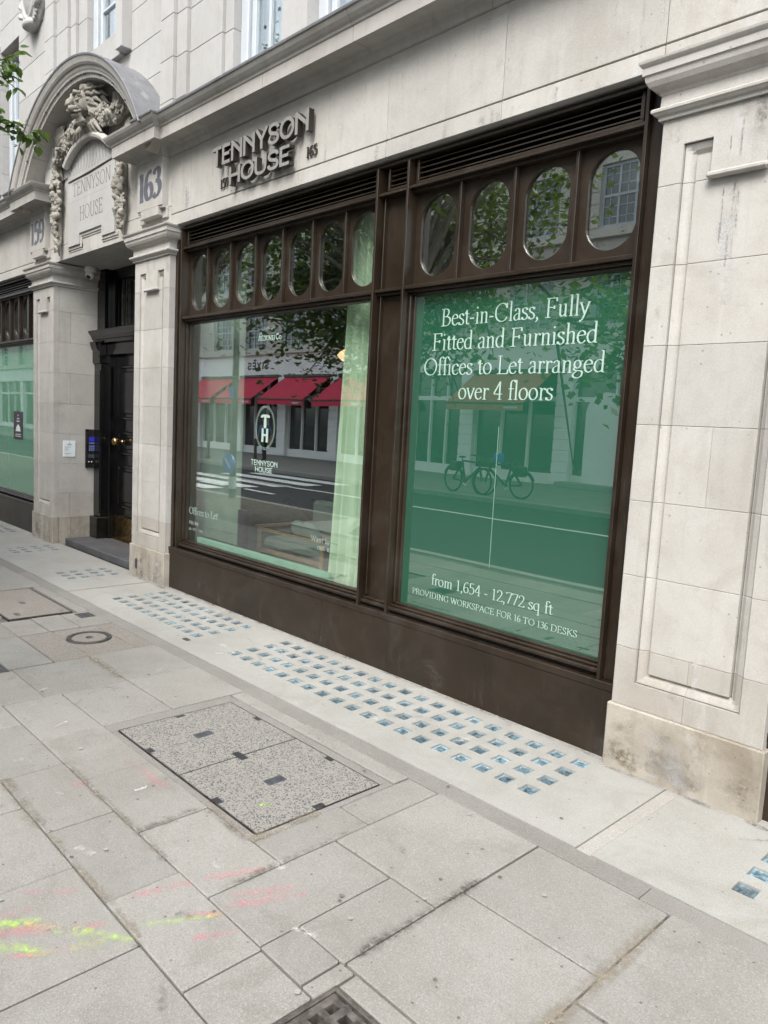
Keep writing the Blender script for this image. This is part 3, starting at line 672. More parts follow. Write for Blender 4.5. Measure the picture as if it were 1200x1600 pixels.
spray(-1.96, -2.08, -1.84, -1.83, .05, 'spray_pink'); spray(-2.02, -2.06, -1.9, -1.84, .04, 'spray_pink'); spray(-2.14, -2.06, -2.05, -1.85, .05, 'spray_pink'); spray(-3.09, -2.16, -3.04, -2.10, .06, 'spray_pink'); spray(-3.16, -1.88, -2.8, -1.84, .06, 'spray_pink'); spray(-2.45, -2.56, -2.34, -2.42, .04, 'spray_pink')
spray(-2.44, -1.62, -2.41, -1.58, .03, 'spray_lime')
for (xa, xb, yy) in ((-9.83, -9.10, -.072), (-7.05, -6.30, -.072), (-6.3, -1.76, -.012), (-1.76, -1.0, -.072)):  # dirt strips along the wall foot, also painting in the contact shade
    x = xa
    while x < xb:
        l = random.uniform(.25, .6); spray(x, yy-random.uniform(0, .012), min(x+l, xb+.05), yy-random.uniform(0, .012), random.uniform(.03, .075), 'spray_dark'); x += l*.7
for _ in range(16):
    x, y = random.uniform(-6, -1), random.uniform(-.75, -.1); a = random.uniform(0, 3); l = random.uniform(.05, .25)
    spray(x, y, x+l*math.cos(a), y+l*math.sin(a), random.uniform(.02, .08), random.choice(('spray_dark', 'spray_white')))
for (x0_, y0_, x1_, y1_) in ((-3.3, -2.1, -2.3, -2.105), (-2.75, -2.37, -2.0, -2.365), (-2.05, -2.05, -2.05, -1.45), (-1.51, -1.9, -1.515, -1.3), (-2.56, -2.08, -2.565, -1.82), (-2.55, -1.80, -2.24, -1.80), (-2.24, -1.8, -2.24, -1.45), (-3.3, -2.36, -2.8, -2.38), (-4.7, -1.4, -4.2, -1.41), (-.98, -1.9, -.98, -1.0)):
    for q in range(2): spray(x0_, y0_+random.uniform(-.012, .012), x1_, y1_+random.uniform(-.012, .012), random.uniform(.035, .08), random.choice(('spray_dark', 'spray_sand')))
for _ in range(70):
    x, y = random.uniform(-6.5, -.5), random.uniform(-2.85, -1.0); a = random.uniform(0, 3); l = random.uniform(.03, .10)
    spray(x, y, x+l*math.cos(a), y+l*math.sin(a), random.uniform(.015, .05), random.choice(('spray_dark', 'spray_dark', 'spray_white')))
def spots():
    mb = MB()
    for _ in range(70):
        x, y, r = random.uniform(-6, -.4), random.uniform(-2.9, -.1), random.uniform(.003, .011)
        c = [(x+r*random.uniform(.7, 1.3)*math.cos(t*PI/4), y+r*random.uniform(.7, 1.3)*math.sin(t*PI/4), .0030) for t in range(8)]
        mb.add(c, [tuple(range(8))])
    tag(obj('gum_spots', mb, 'slab_joint', pave, fix=False), kind='stuff')
spots()
def gum():
    mb = MB()
    for _ in range(42):
        x, y, r = random.uniform(-5.5, -.5), random.uniform(-2.8, -.95), random.uniform(.004, .010)
        mb.add([(x+r*random.uniform(.7, 1.3)*math.cos(t*PI/4), y+r*random.uniform(.7, 1.3)*math.sin(t*PI/4), .0062) for t in range(8)], [tuple(range(8))])
    tag(obj('gum_spots', mb, 'concrete', pave, fix=False), kind='stuff')
gum()

# ------------------------------------------------------------------ covers and gratings set in the paving
def thing_cover():
    t = empty('inspection_cover', 'large speckled double inspection cover with dark lifting slots in the grey paving', 'inspection cover', (-2.88, -1.42, 0))
    def P(name, mb, mat): 
        o = obj(name, mb, mat); o.parent = t; o.matrix_parent_inverse = Matrix.Translation(-t.location); return o
    f = MB(); a, b, c, d = -3.503, -2.265, -1.753, -1.093
    f.box(a, b, c, c+.003, -.04, .0).box(a, b, d-.003, d, -.04, .0).box(a, a+.003, c, d, -.04, .0).box(b-.003, b, c, d, -.04, .0).box(-2.886, -2.881, c, d, -.04, .001)
    P('cover_frame', f, 'iron')
    for x0, x1 in ((a+.005, -2.887), (-2.880, b-.005)): P('cover_plate', MB().cbox(x0, x1, c+.005, d-.005, -.04, .0008, .002), 'speckled')
    for (x, y, w_, h_) in ((-3.48, -1.42, .012, .03), (-3.21, -1.113, .03, .014), (-3.19, -1.735, .03, .014), (-2.884, -1.43, .055, .022), (-2.60, -1.113, .03, .014), (-2.58, -1.735, .03, .014), (-2.285, -1.43, .014, .03)):
        P('lifting_slot', MB().cbox(x-w_*.8, x+w_*.8, y-h_*.8, y+h_*.8, -.01, .0012, .001), 'dark_slot'); P('slot_lip', MB().cbox(x-w_*.8-.004, x+w_*.8+.004, y-h_*.8-.004, y+h_*.8+.004, -.01, .0009, .001), 'iron')
    for x in (-3.20, -2.58): P('name_plate', MB().cbox(x-.026, x+.026, -1.49, -1.395, -.01, .0032, .001), 'dark_plate')
thing_cover()
def round_cover():
    t = empty('manhole_cover', 'round manhole cover with black ring in brown gritty paving', 'manhole cover', (-5.14, -1.235, 0))
    def P(n, mb, m): o = obj(n, mb, m); o.parent = t; return o
    P('cover_disc', MB().lathe([(.118, -.02), (.118, -.003), (.114, 0), (0.001, 0)], (0, 0, 0), n=40), 'brown_grit')
    P('cover_ring', MB().lathe([(.120, -.02), (.120, .001), (.124, .003), (.150, .003), (.153, .0), (.153, -.02)], (0, 0, 0), n=40), 'iron')
    P('centre_cap', MB().lathe([(.026, -.01), (.026, .002), (.02, .003), (.018, .001), (.001, .001)], (0, 0, 0), n=20), 'iron')
round_cover()
def far_cover():
    t = empty('inspection_cover', 'brown gritty rectangular inspection cover beyond the round manhole cover', 'inspection cover', (-6.37, -1.29, 0))
    o = obj('cover_plate', MB().cbox(-.50, .46, -.24, .22, -.04, .001, .003), 'brown_grit', t)
    f = MB().box(-.51, .47, -.25, -.243, -.04, .0).box(-.51, .47, .223, .23, -.04, 0).box(-.51, -.503, -.25, .23, -.04, 0).box(.463, .47, -.25, .23, -.04, 0)
    obj('cover_frame', f, 'iron', t)
    for x, y in ((0, 0), (.35, -.15)): obj('lifting_slot', MB().cbox(x-.04, x+.04, y-.02, y+.02, -.01, .003, .002), 'dark_plate', t)
far_cover()
def ribbed(name, label, cx, cy, sx, sy, n):
    t = empty(name, label, 'cover', (cx, cy, 0))
    obj('cover_frame', MB().cbox(-sx, sx, -sy, sy, -.02, .0015, .002), 'iron', t)
    for i in range(n): 
        y = -sy+(i+.5)*2*sy/n; obj('rib', MB().cbox(-sx*.88, sx*.88, y-sy/n*.5, y+sy/n*.5, 0, .005, .001), 'dark_plate', t)
ribbed('stopcock_cover', 'small square ribbed metal cover beside the mortar strip', -5.735, -1.025, .07, .06, 5)
ribbed('drain_cover', 'small ribbed metal cover with worn bars at left edge of paving', -4.82, -1.98, .12, .085, 8)
ribbed('stopcock_cover', 'small brown metal lid set into the pale concrete strip', -4.72, -.70, .035, .02, 2)
def drain():
    t = empty('drain_grate', 'rusty cast iron drain grate with square holes at bottom of picture', 'drain grate', (-1.30, -2.22, 0))
    W, H, n, m = .34, .40, 5, 6
    f = MB()
    for a in ((-.165, -.150, -.2, .2), (.150, .165, -.2, .2), (-.15, .15, -.2, -.185), (-.15, .15, .185, .2)): f.cbox(*a, -.05, .0, .003)
    obj('grate_frame', f, 'grate_iron', t)
    for i in range(6):
        x = -.138+i*.0552
        obj('grate_bar', MB().cbox(x-.013, x+.013, -.183, .183, -.05, -.004+random.uniform(-.002, .002), .006), 'grate_iron', t)
    for j in range(7):
        y = -.17+j*.0565
        obj('grate_bar', MB().cbox(-.149, .149, y-.012, y+.012, -.05, -.007+random.uniform(-.002, .002), .006), 'grate_iron', t)
    obj('sump', MB().box(-.15, .15, -.185, .185, -.3, -.10), 'dark_gap', t)
drain()

# ------------------------------------------------------------------ the stone building
bld = empty('stone_building', 'pale stone office building with carved arched entrance between two brown shopfronts', 'building')
def joints(a, b, c, k=.0022): return (a+k, b-k)

def height_stone(xs, zs, depth, y0, yb, mat, parent, side=True, name='stone_block'):
    """one dressed stone: a grid face whose depth follows depth(x,z), with returns back to yb"""
    nx, nz = len(xs), len(zs); mb = MB(); vs = []
    for z in zs:
        for x in xs: vs.append((x, y0+depth(x, z), z))
    fs = [(j*nx+i, j*nx+i+1, (j+1)*nx+i+1, (j+1)*nx+i) for j in range(nz-1) for i in range(nx-1)]
    b = len(vs); loop = [i for i in range(nx)]+[j*nx+nx-1 for j in range(1, nz)]+[(nz-1)*nx+i for i in range(nx-2, -1, -1)]+[j*nx for j in range(nz-2, 0, -1)]
    vs += [(vs[i][0], yb, vs[i][2]) for i in loop]; n = len(loop)
    fs += [(loop[k], loop[(k+1) % n], b+(k+1) % n, b+k) for k in range(n)]
    return obj(name, mb.add(vs, fs), mat, parent)

PROFILE = [(-1, 0), (0, 0), (.0008, .026), (.0048, .026), (.0056, .013), (.014, .015), (.032, .023), (.047, .036), (.052, .038), (.0528, .050), (.0572, .050), (.058, .020), (5, .020)]
def panel_depth(px0, px1, pz0, pz1, tx0, tx1, tz):
    def f(x, z):
        d = min(x-px0, px1-x, z-pz0, pz1-z)
        if tx0-1e-5 <= x <= tx1+1e-5 and z > tz: return 0
        for (a, da), (b, db) in zip(PROFILE, PROFILE[1:]):
            if a <= d <= b: return da+(db-da)*(d-a)/(b-a)
        return 0
    return f
ZJ = [.318, .605, .957, 1.315, 1.673, 2.035, 2.392, 2.745, 3.03]
CAP = [(-.04, 3.03), (.016, 3.03), (.018, 3.047), (.030, 3.050), (.036, 3.058), (.043, 3.062), (.044, 3.072), (.040, 3.078), (.014, 3.082), (.012, 3.135), (.018, 3.140), (.020, 3.150), (.035, 3.156), (.055, 3.170), (.067, 3.190), (.072, 3.212), (.074, 3.216), (.080, 3.217), (.080, 3.248), (.088, 3.256), (.094, 3.264), (.096, 3.274), (.0, 3.29), (-.04, 3.29)]
def pilaster(x0, x1, yl, yr):
    """panelled pilaster between x0 and x1; its sides run back to yl (left) and yr (right)"""
    p = obj('pilaster', MB().box(x0+.012, x1-.012, .006, max(yl, yr)-.01, 0, 3.28), 'stone_mortar', bld)
    px0, px1 = x0+.107, x1-.107; mid = (x0+x1)/2; tx0, tx1 = mid-.115, mid+.115; tz = 2.752
    dep = panel_depth(px0, px1, .44, 2.913, tx0, tx1, tz)
    ins = [p[0] for p in PROFILE[1:-1]]
    gx = sorted([x0, x0+.003, x1-.003, x1]+[px0+i for i in ins]+[px1-i for i in ins]+[tx0, tx0-.0012, tx1, tx1+.0012])
    gz = sorted([.44+i for i in ins]+[2.913-i for i in ins]+[tz, tz+.0012])
    for k in range(len(ZJ)-1):
        za, zb = ZJ[k]+.0007, ZJ[k+1]-.0007
        zs = [za, za+.002]+[z for z in gz if za+.004 < z < zb-.004]+[zb-.002, zb]
        def d2(x, z, za=za, zb=zb, a=x0, b=x1):
            e = min(z-za, zb-z, x-a, b-x)
            return dep(x, z)+(.0018 if e < 1e-6 else 0)
        split = [mid] if k in (0, 3, 6) and x0 > -3 else []
        xs = gx
        if split:
            m_ = split[0]
            height_stone([x for x in xs if x < m_-.003]+[m_-.0007], zs, d2, -.045, max(yl, .02), 'stone' if k else 'stone_warm2', p)
            height_stone([m_+.0007]+[x for x in xs if x > m_+.003], zs, d2, -.045, .02, 'stone' if k else 'stone_warm2', p)
        else:
            height_stone(xs, zs, d2, -.045, .02, 'stone' if k else 'stone_warm2', p)
        for (xx, yy, sg) in ((x0, yl, -1), (x1, yr, 1)):     # returns
            if yy > .03:
                cuts = [.021, yy] if yy < .3 or k % 2 else [.021, .155, yy]
                for a, b in zip(cuts, cuts[1:]):
                    obj('stone_block', MB().cbox(min(xx, xx-sg*.1), max(xx, xx-sg*.1), a+.001, b-.001, za, zb, .002), 'stone' if k else 'stone_warm2', p)
    # plinth
    e = .016; zz = .318
    obj('plinth', MB().cbox(x0-e, x1+e, -.060, .02, -.03, zz, .006), 'stone_warm', p)
    for (xx, yy, sg) in ((x0-e, yl, -1), (x1+e, yr, 1)):
        if yy > .03:
            cuts = [.021, yy] if yy < .3 else [.021, .16, yy]
            for a, b in zip(cuts, cuts[1:]): obj('plinth', MB().cbox(min(xx, xx-sg*.1), max(xx, xx-sg*.1), a+.001, b-.001, -.03, zz, .004), 'stone_warm', p)
    # hanging tab with its little ledge
    obj('tab_ledge', MB().cbox(tx0-.012, tx1+.012, -.066, -.03, 2.738, 2.764, .008), 'stone', p)
    path = [(x1, yr), (x1, -.045), (x0, -.045), (x0, yl)]
    obj('capital', MB().sweep(CAP, path), 'stone', p)
    return p
MATS['stone_warm2'] = stone_mat('stone_lower', (.372, .354, .322), (.25, .225, .19), .05, .6, .12, light=(.43, .42, .40))
pr = pilaster(-1.735, -1.03, .13, .13)
pd = pilaster(-7.02, -6.335, .68, .13)
pl = pilaster(-9.79, -9.128, .13, .68)
pn = pilaster(1.70, 2.40, .13, .13)
obj('air_vent', MB().cbox(-6.90, -6.852, -.0635, -.05, .085, .185, .002), 'dark_plate', pd)
for z in (.105, .125, .145, .165): obj('vent_slat', MB().box(-6.896, -6.856, -.067, -.06, z-.003, z+.003), 'black_plastic', pd)

# frieze
fr = obj('frieze', MB().box(-14, -9.4, -.016, .3, 3.29, 4.15).box(-6.6, 4, -.016, .3, 3.29, 4.15).box(-9.4, -6.6, -.016, .3, 3.30, 4.15), 'stone_mortar', bld)
FX = [-14, -13.05, -12.1, -11.15, -10.4, -9.79]
FX2 = [-6.36, -5.385, -4.489, -3.587, -2.684, -1.766, -.83, .1, 1.0, 1.9, 2.8, 3.9]
def run(xs, y, z0, z1, mat='stone', parent=fr, name='stone_block', yb=.15):
    for a, b in zip(xs, xs[1:]): obj(name, MB().cbox(a+.0015, b-.0015, y, yb, z0+.0015, z1-.0015, .0025), mat, parent)
for xs in (FX, FX2):
    run(xs, -.030, 3.272, 3.372); run(xs, -.028, 3.378, 3.872)
run([-9.79, -9.13, -8.1, -6.99, -6.36], -.03, 3.285, 3.45, yb=.28); run([-9.79, -8.8, -7.3, -6.36], -.03, 3.45, 4.12, yb=.28)
obj('lintel_soffit', MB().box(-9.12, -7.03, .28, .8, 3.285, 3.5), 'stone', bld)

# number blocks on the entrance piers
def nblock(xa, xb, txt, lab):
    b = obj('number_block', MB().cbox(xa, xb, -.095, -.02, 3.46, 3.875, .003).cbox(xa+.07, xb-.07, -.0952, -.02, 3.385, 3.462, .003).cbox(xa-.02, xa+.07, -.05, -.02, 3.36, 3.46, .003).cbox(xb-.07, xb+.02, -.05, -.02, 3.36, 3.46, .003), 'stone', bld)
    for x in (xa+.0, xb-.07): obj('guttae', MB().cbox(x, x+.07, -.085, -.03, 3.44, 3.461, .004), 'stone', b)
    w_ = xb-xa
    ds = text('numeral', txt, SERIF, xa+.02, xb-.02, 3.55, .235, -.0965, 'number_paint', b, each=True, thin=.10, thick=.24)
nblock(-6.89, -6.41, '163', '')
nblock(-9.75, -9.27, '159', '')

# main cornice with breaks over the piers
CP = [(-.12, 3.872), (.0, 3.872), (.014, 3.874), (.018, 3.892), (.030, 3.925), (.048, 3.944), (.052, 3.948), (.150, 3.946), (.158, 3.938), (.176, 3.938), (.178, 4.028), (.186, 4.034), (.192, 4.046), (.206, 4.058), (.224, 4.078), (.236, 4.098), (.240, 4.112), (-.12, 4.118)]
LP = [(-.12, 4.117), (.238, 4.113), (.247, 4.108), (.250, 4.122), (.244, 4.130), (.10, 4.165), (-.03, 4.20), (-.12, 4.20)]
co = obj('cornice', MB().box(-14, -9.8, -.02, .2, 3.88, 4.11).box(-6.35, 4, -.02, .2, 3.88, 4.11), 'stone_mortar', bld)
YF, YP = -.03, -.088
cj = [4.0, 3.0, 2.03, 1.05, .10, -.85, -1.81, -2.78, -3.74, -4.712, -5.686, -6.08]
for a, b in zip(cj, cj[1:]): obj('cornice_stone', MB().sweep(CP, [(a-.0018, YF), (b+.0018, YF)]), 'stone_cornice', co)
obj('cornice_stone', MB().sweep(CP, [(-6.0818, YF), (-6.41, YF), (-6.41, YP), (-6.89, YP), (-6.89, .1)]), 'stone_cornice', co)
cl = [-10.08, -10.9, -11.9, -12.9, -14]
obj('cornice_stone', MB().sweep(CP, [(-9.27, .1), (-9.27, YP), (-9.75, YP), (-9.75, YF), (-10.078, YF)]), 'stone_cornice', co)
for a, b in zip(cl, cl[1:]): obj('cornice_stone', MB().sweep(CP, [(a-.0018, YF), (b+.0018, YF)]), 'stone_cornice', co)
# lead capping, in lengths
def lead(path): obj('lead_flashing', MB().sweep(LP, path), 'lead', co)
for a, b in ((4, 1.5), (1.497, -.9), (-.903, -3.2), (-3.203, -5.2)): lead([(a, YF), (b, YF)])
lead([(-5.203, YF), (-6.41, YF), (-6.41, YP), (-6.55, YP)]); lead([(-9.62, YP), (-9.75, YP), (-9.75, YF), (-11.5, YF)]); lead([(-11.503, YF), (-14, YF)])

# arched hood over the entrance
AX, AZ = -8.06, 3.105
arch = obj('arched_hood', MB().arc([(1.775, -.22), (1.90, -.22), (1.90, .1), (1.775, .1)], AX, AZ, .46, PI-.46, 40), 'stone_mortar', bld)
HP = [(1.766, .02), (1.766, -.245), (1.800, -.252), (1.806, -.262), (1.806, -.268), (1.822, -.272), (1.838, -.283), (1.862, -.292), (1.868, -.305), (1.885, -.318), (1.905, -.325), (1.925, -.333), (1.938, -.335), (1.938, .02)]
na = 7; a0, a1 = .545, PI-.545
for i in range(na):
    s0, s1 = a0+(a1-a0)*i/na, a0+(a1-a0)*(i+1)/na
    obj('arch_stone', MB().arc(HP, AX, AZ, s0+.0012, s1-.0012, 10), 'stone_cornice', arch)
for i in range(3):
    s0, s1 = a0-.02+(a1-a0+.04)*i/3, a0-.02+(a1-a0+.04)*(i+1)/3
    obj('lead_flashing', MB().arc([(1.937, -.332), (1.934, -.340), (1.950, -.345), (1.956, -.338), (1.945, .03), (1.939, .03)], AX, AZ, s0, s1-.001, 16), 'lead', arch)
# bird net pins and net along the arch
for i in range(11):
    t = a0+.05+(a1-a0-.1)*i/10; obj('net_pin', MB().tube([(AX+1.80*math.cos(t), -.25, AZ+1.80*math.sin(t)), (AX+1.80*math.cos(t), -.275, AZ+1.80*math.sin(t))], .007, 6), 'net_thread', arch)
# recess behind the hood
tp = [(AX+1.77*math.cos(t), AZ+1.77*math.sin(t)) for t in np.linspace(.50, PI-.50, 30)]+[(AX-1.6, 4.0), (AX+1.6, 4.0)]
tym = obj('tympanum', MB().prism(tp, -.022, .05), 'stone_cornice', bld)
for i in range(1, 5):
    t = PI*(i/5); obj('stone_joint', MB().tube([(AX+1.0*math.cos(t), -.0225, AZ+1.0*math.sin(t)+.3), (AX+1.76*math.cos(t), -.0225, AZ+1.76*math.sin(t))], .002, 4), 'net_thread', tym)

# inscription tablet
tab = obj('inscription_tablet', MB().prism([(-8.66, 4.19), (-8.66, 3.39), (-8.35, 3.39), (-8.35, 3.50), (-7.77, 3.50), (-7.77, 3.39), (-7.46, 3.39), (-7.46, 4.19)], -.062, -.02), 'stone_upper', bld)
def mould(parent, path, r=.018, y=-.058): return obj('moulding', MB().tube([(x, y, z) for x, z in path], r, 8), 'stone', parent, smooth=False)
bp_ = [(-8.675, 4.12), (-8.675, 3.375), (-8.335, 3.375), (-8.335, 3.485), (-7.785, 3.485), (-7.785, 3.375), (-7.445, 3.375), (-7.445, 4.12)]
for i, (a, b) in enumerate(zip(bp_, bp_[1:])):
    for off, wd, yy in ((.0, .020, -.045), (.028, .012, -.036)):
        x0_, x1_ = min(a[0], b[0])-wd-off*(1 if a[0] < AX else -1)*0, max(a[0], b[0])+wd; z0_, z1_ = min(a[1], b[1])-wd-off, max(a[1], b[1])+wd-off
        if i in (0, 6): continue
        obj('moulding', MB().cbox(x0_, x1_, yy-.0005*i, -.02, z0_, z1_, .004), 'stone', tab)
sg_ = [(AX+.93*math.sin(t), 3.475+.93*math.cos(t)) for t in np.linspace(.64, -.64, 20)]
obj('tablet_field', MB().prism(sg_+[(-8.60, 4.15), (-7.52, 4.15)], -.055, -.02), 'stone_upper', tab)
obj('tablet_hood', MB().tube([(x, -.100, z) for x, z in sg_], .040, 10), 'stone', tab)
text('engraved_lettering', 'TENNYSON', SERIF, -8.52, -7.55, 3.90, .135, -.0625, 'engraved', tab, track=.05, thin=.04, thick=.075)
text('engraved_lettering', 'HOUSE', SERIF, -8.33, -7.74, 3.625, .14, -.0625, 'engraved', tab, track=.05, thin=.04, thick=.075)
obj('net_edge', MB().tube([(-8.63, -.066, 4.07), (-8.05, -.07, 4.075), (-7.46, -.066, 4.10)], .007, 5), 'net_thread', tab)
obj('stone_joint', MB().box(-8.66, -7.46, -.0628, -.05, 3.845, 3.849), 'stone_mortar', tab)
def netting():
    mb = MB()
    for i in range(15):
        x = -8.6+i*.077; mb.tube([(x, -.10, 4.09), (x+.05, -.11, 3.475+math.sqrt(max(.5, .8-(x+8.06)**2)))], .0013, 3, False)
        x2 = -8.6+i*.077; mb.tube([(x2+.05, -.10, 4.09), (x2, -.11, 3.475+math.sqrt(max(.5, .8-(x2+8.06)**2)))], .0013, 3, False)
    # hung in front of the carved recess
    for i in range(60):
        t = .6+(PI-1.2)*i/59; mb.tube([(AX+1.80*math.cos(t), -.272, AZ+1.80*math.sin(t)), (AX+1.69*math.cos(t+.02), -.262, AZ+1.69*math.sin(t+.02))], .0009, 3, False)
    tag(obj('bird_net', mb, 'net_thread', bld), kind='stuff')
netting()

# carvings
def garland(cx, y, ztop, zbot, seed):
    random.seed(seed); mb = MB(); H = ztop-zbot
    mb.tube([(cx, y-.01, ztop), (cx+.01, y-.03, ztop-.1), (cx-.005, y-.025, ztop-.17)], [.022, .036, .03], 8)
    mb.tube([(cx, y-.015, ztop), (cx, y-.02, zbot+.12)], .035, 8)
    z = ztop-.03
    prof = [(0, .06), (.14, .045), (.2, .06), (.28, .115), (.42, .12), (.50, .085), (.56, .10), (.66, .105), (.74, .08), (.82, .045), (.9, .03), (1, .03)]
    while z > zbot+.05:
        f = (ztop-z)/H; wd = np.interp(f, [p[0] for p in prof], [p[1] for p in prof])
        for _ in range(4):
            r = random.choice((.018, .022, .03, .038))*(1 if f < .78 else .7)
            x = cx+random.uniform(-wd, wd)*.85; d = 1-abs(x-cx)/(wd+.03); yy = y-.02-.085*d*(.4+wd*5); k = random.random()
            if k < .55:
                mb.blob((x, yy, z+random.uniform(-.02, .02)), (r, r*.9, r*random.uniform(.9, 1.15)), 10, 8, .0); mb.blob((x, yy-r*.9, z), r*.22, 6, 5)
            elif k < .8:
                a = random.uniform(-1.2, 1.2)
                for q in (-.3, 0, .3): mb.blob((x+q*r, yy, z+abs(q)*r*.5), (r*.3, r*.4, r*1.7), 8, 6, .0, Matrix.Rotation(a+q*1.4, 3, 'Y'))
            else:
                for q in range(6): mb.blob((x+r*.75*math.cos(q*1.05), yy, z+r*.75*math.sin(q*1.05)), (r*.38, r*.4, r*.38), 8, 6)
                mb.blob((x, yy-r*.2, z), r*.36, 8, 6)
        z -= .026
    for dx, a in ((-.03, .02), (.0, -.01), (.035, -.03)): mb.tube([(cx+dx, y-.01, zbot+.19), (cx+dx*.6, y-.035, zbot+.09), (cx+dx*.5+a, y-.012, zbot)], [.016, .024, .008], 7)
    return carve('fruit_garland', mb, 'stone_carved', bld, .0045, .0015)
garland(-7.25, -.05, 4.03, 3.33, 3); garland(-8.885, -.05, 4.40, 3.33, 5)
def lion():
    random.seed(11)
    body_ = MB(); body_.blob((-7.95, -.03, 4.60), (.25, .08, .24), 14, 10)
    for k in range(9):                                   # long husk-like fur down the chest, fanning out
        u = -1+2*k/8
        body_.tube([(-7.93+u*.05, -.15+.03*abs(u), 4.62), (-7.95+u*.13, -.16+.03*abs(u), 4.53), (-7.97+u*.24, -.12+.03*abs(u), 4.42-.03*abs(u))], [.022, .038, .014], 8)
    for k in range(8):
        u = -1+2*k/7
        body_.tube([(-7.95+u*.12, -.13, 4.53), (-7.97+u*.24, -.15, 4.46), (-8.0+u*.36, -.12, 4.40-.05*abs(u))], [.016, .03, .012], 8)
    root = carve('lion_carving', body_, 'stone_carved', bld, .007, .005)
    K = 1.10; R3 = Matrix.Rotation(-.18, 3, 'Z') @ Matrix.Rotation(.22, 3, 'X'); c = Vector((-7.90, -.155, 4.665))
    def W(p): return c+R3 @ (Vector(p)*K)
    h = MB(); RY = lambda a: Matrix.Rotation(a, 3, 'Y')
    def B(p, r, q=None): h.blob(W(p), tuple(v*K for v in (r if hasattr(r, '__len__') else (r, r, r))), 12, 9, 0, R3 @ q if q is not None else R3)
    def T(pts, rs): h.tube([W(p) for p in pts], [v*K for v in rs], 8)
    B((0, .06, .045), (.115, .12, .125)); B((0, -.03, .0), (.082, .10, .11)); T([(0, -.085, .095), (0, -.125, .045), (0, -.170, .0)], [.024, .026, .034]); B((0, -.182, -.006), (.040, .020, .022))
    B((0, -.115, -.098), (.046, .055, .024))
    for s in (-1, 1):
        T([(s*.022, -.118, .072), (s*.055, -.112, .088), (s*.095, -.07, .070)], [.014, .020, .012]); B((s*.052, -.098, .045), .0165); T([(s*.03, -.112, .022), (s*.06, -.103, .018), (s*.085, -.075, .03)], [.010, .013, .009])
        B((s*.034, -.150, -.047), (.038, .044, .028)); B((s*.078, -.045, -.025), (.030, .06, .055)); B((s*.10, .02, .135), (.032, .018, .038), RY(s*.4))
        T([(s*.02, -.178, -.05), (s*.06, -.14, -.078), (s*.085, -.09, -.072)], [.008, .010, .008])
    for k in range(11):
        u = -1+2*k/10; T([(u*.05, -.125+.03*abs(u), -.11), (u*.065, -.12+.04*abs(u), -.155), (u*.055+.01*math.sin(k*2), -.10+.04*abs(u), -.20+.02*abs(u))], [.012, .015, .004])
    carve('lion_head', h, 'stone_carved', root, .005, .003)
    m = MB()
    for ringk, (rr, cnt, yy, ln) in enumerate(((.105, 15, -.03, .075), (.135, 18, .02, .095), (.155, 20, .08, .10))):
        for k in range(cnt):
            a = -1.05+(PI+2.1)*(k+.5*(ringk % 2))/cnt; ca, sa = math.cos(a), math.sin(a); w1 = random.uniform(-.25, .25)
            d1 = (math.cos(a+w1), math.sin(a+w1)-.25*abs(ca)); d2 = (math.cos(a+w1*2.2), math.sin(a+w1*2.2)-.8*abs(ca))
            p0 = (rr*ca, yy, rr*sa+.02); p1 = (p0[0]+d1[0]*ln*.5, yy+.012, p0[2]+d1[1]*ln*.4); p2 = (p1[0]+d2[0]*ln*.5, yy+.05, p1[2]+d2[1]*ln*.5)
            m.tube([W(p0), W(p1), W(p2)], [.014*K, .021*K, .005*K], 8)
    for s in (-1, 1):
        for k in range(7): m.tube([W((s*(.10+.008*k), -.03+.02*k, -.02)), W((s*(.125+.012*k), -.02+.02*k, -.10)), W((s*(.10+.016*k), .0+.02*k, -.19-.01*k))], [.014*K, .022*K, .006*K], 8)
    carve('mane', m, 'stone_carved', root, .0048, .002)
    def festoon(pts, n, wd, r0, r1):
        mb = MB(); mb.tube([Vector(p) for p in pts], [wd*.55]+[wd*.8]*(len(pts)-2)+[wd*.5], 9)
        for k in range(n):
            t = random.random(); i = min(int(t*(len(pts)-1)), len(pts)-2); u = t*(len(pts)-1)-i
            p = Vector(pts[i]).lerp(Vector(pts[i+1]), u); w_ = wd*(.55+.45*math.sin(PI*t)); r = random.uniform(r0, r1)
            q = Vector((random.uniform(-w_, w_), 0, random.uniform(-w_, w_))); P = p+q+Vector((0, -.115*(1-q.length/(w_*1.6)), 0))
            if k % 3 == 0:
                for e in range(5): mb.blob(P+Vector((r*.8*math.cos(e*1.26), 0, r*.8*math.sin(e*1.26))), (r*.5, r*.45, r*.5), 7, 6)
            elif k % 3 == 1: mb.blob(P, (r*.6, r*.6, r*1.9), 7, 6, 0, Matrix.Rotation(random.uniform(-1.4, 1.4), 3, 'Y'))
            else: mb.blob(P, r, 8, 6)
        return mb
    carve('fruit_festoon', festoon([(-7.78, -.06, 4.60), (-7.62, -.08, 4.50), (-7.42, -.08, 4.46), (-7.20, -.06, 4.48)], 120, .10, .014, .026), 'stone_carved', root, .0048, .002)
    carve('fruit_festoon', festoon([(-8.14, -.06, 4.58), (-8.36, -.08, 4.52), (-8.58, -.08, 4.42), (-8.82, -.06, 4.32)], 120, .09, .014, .026), 'stone_carved', root, .0048, .002)
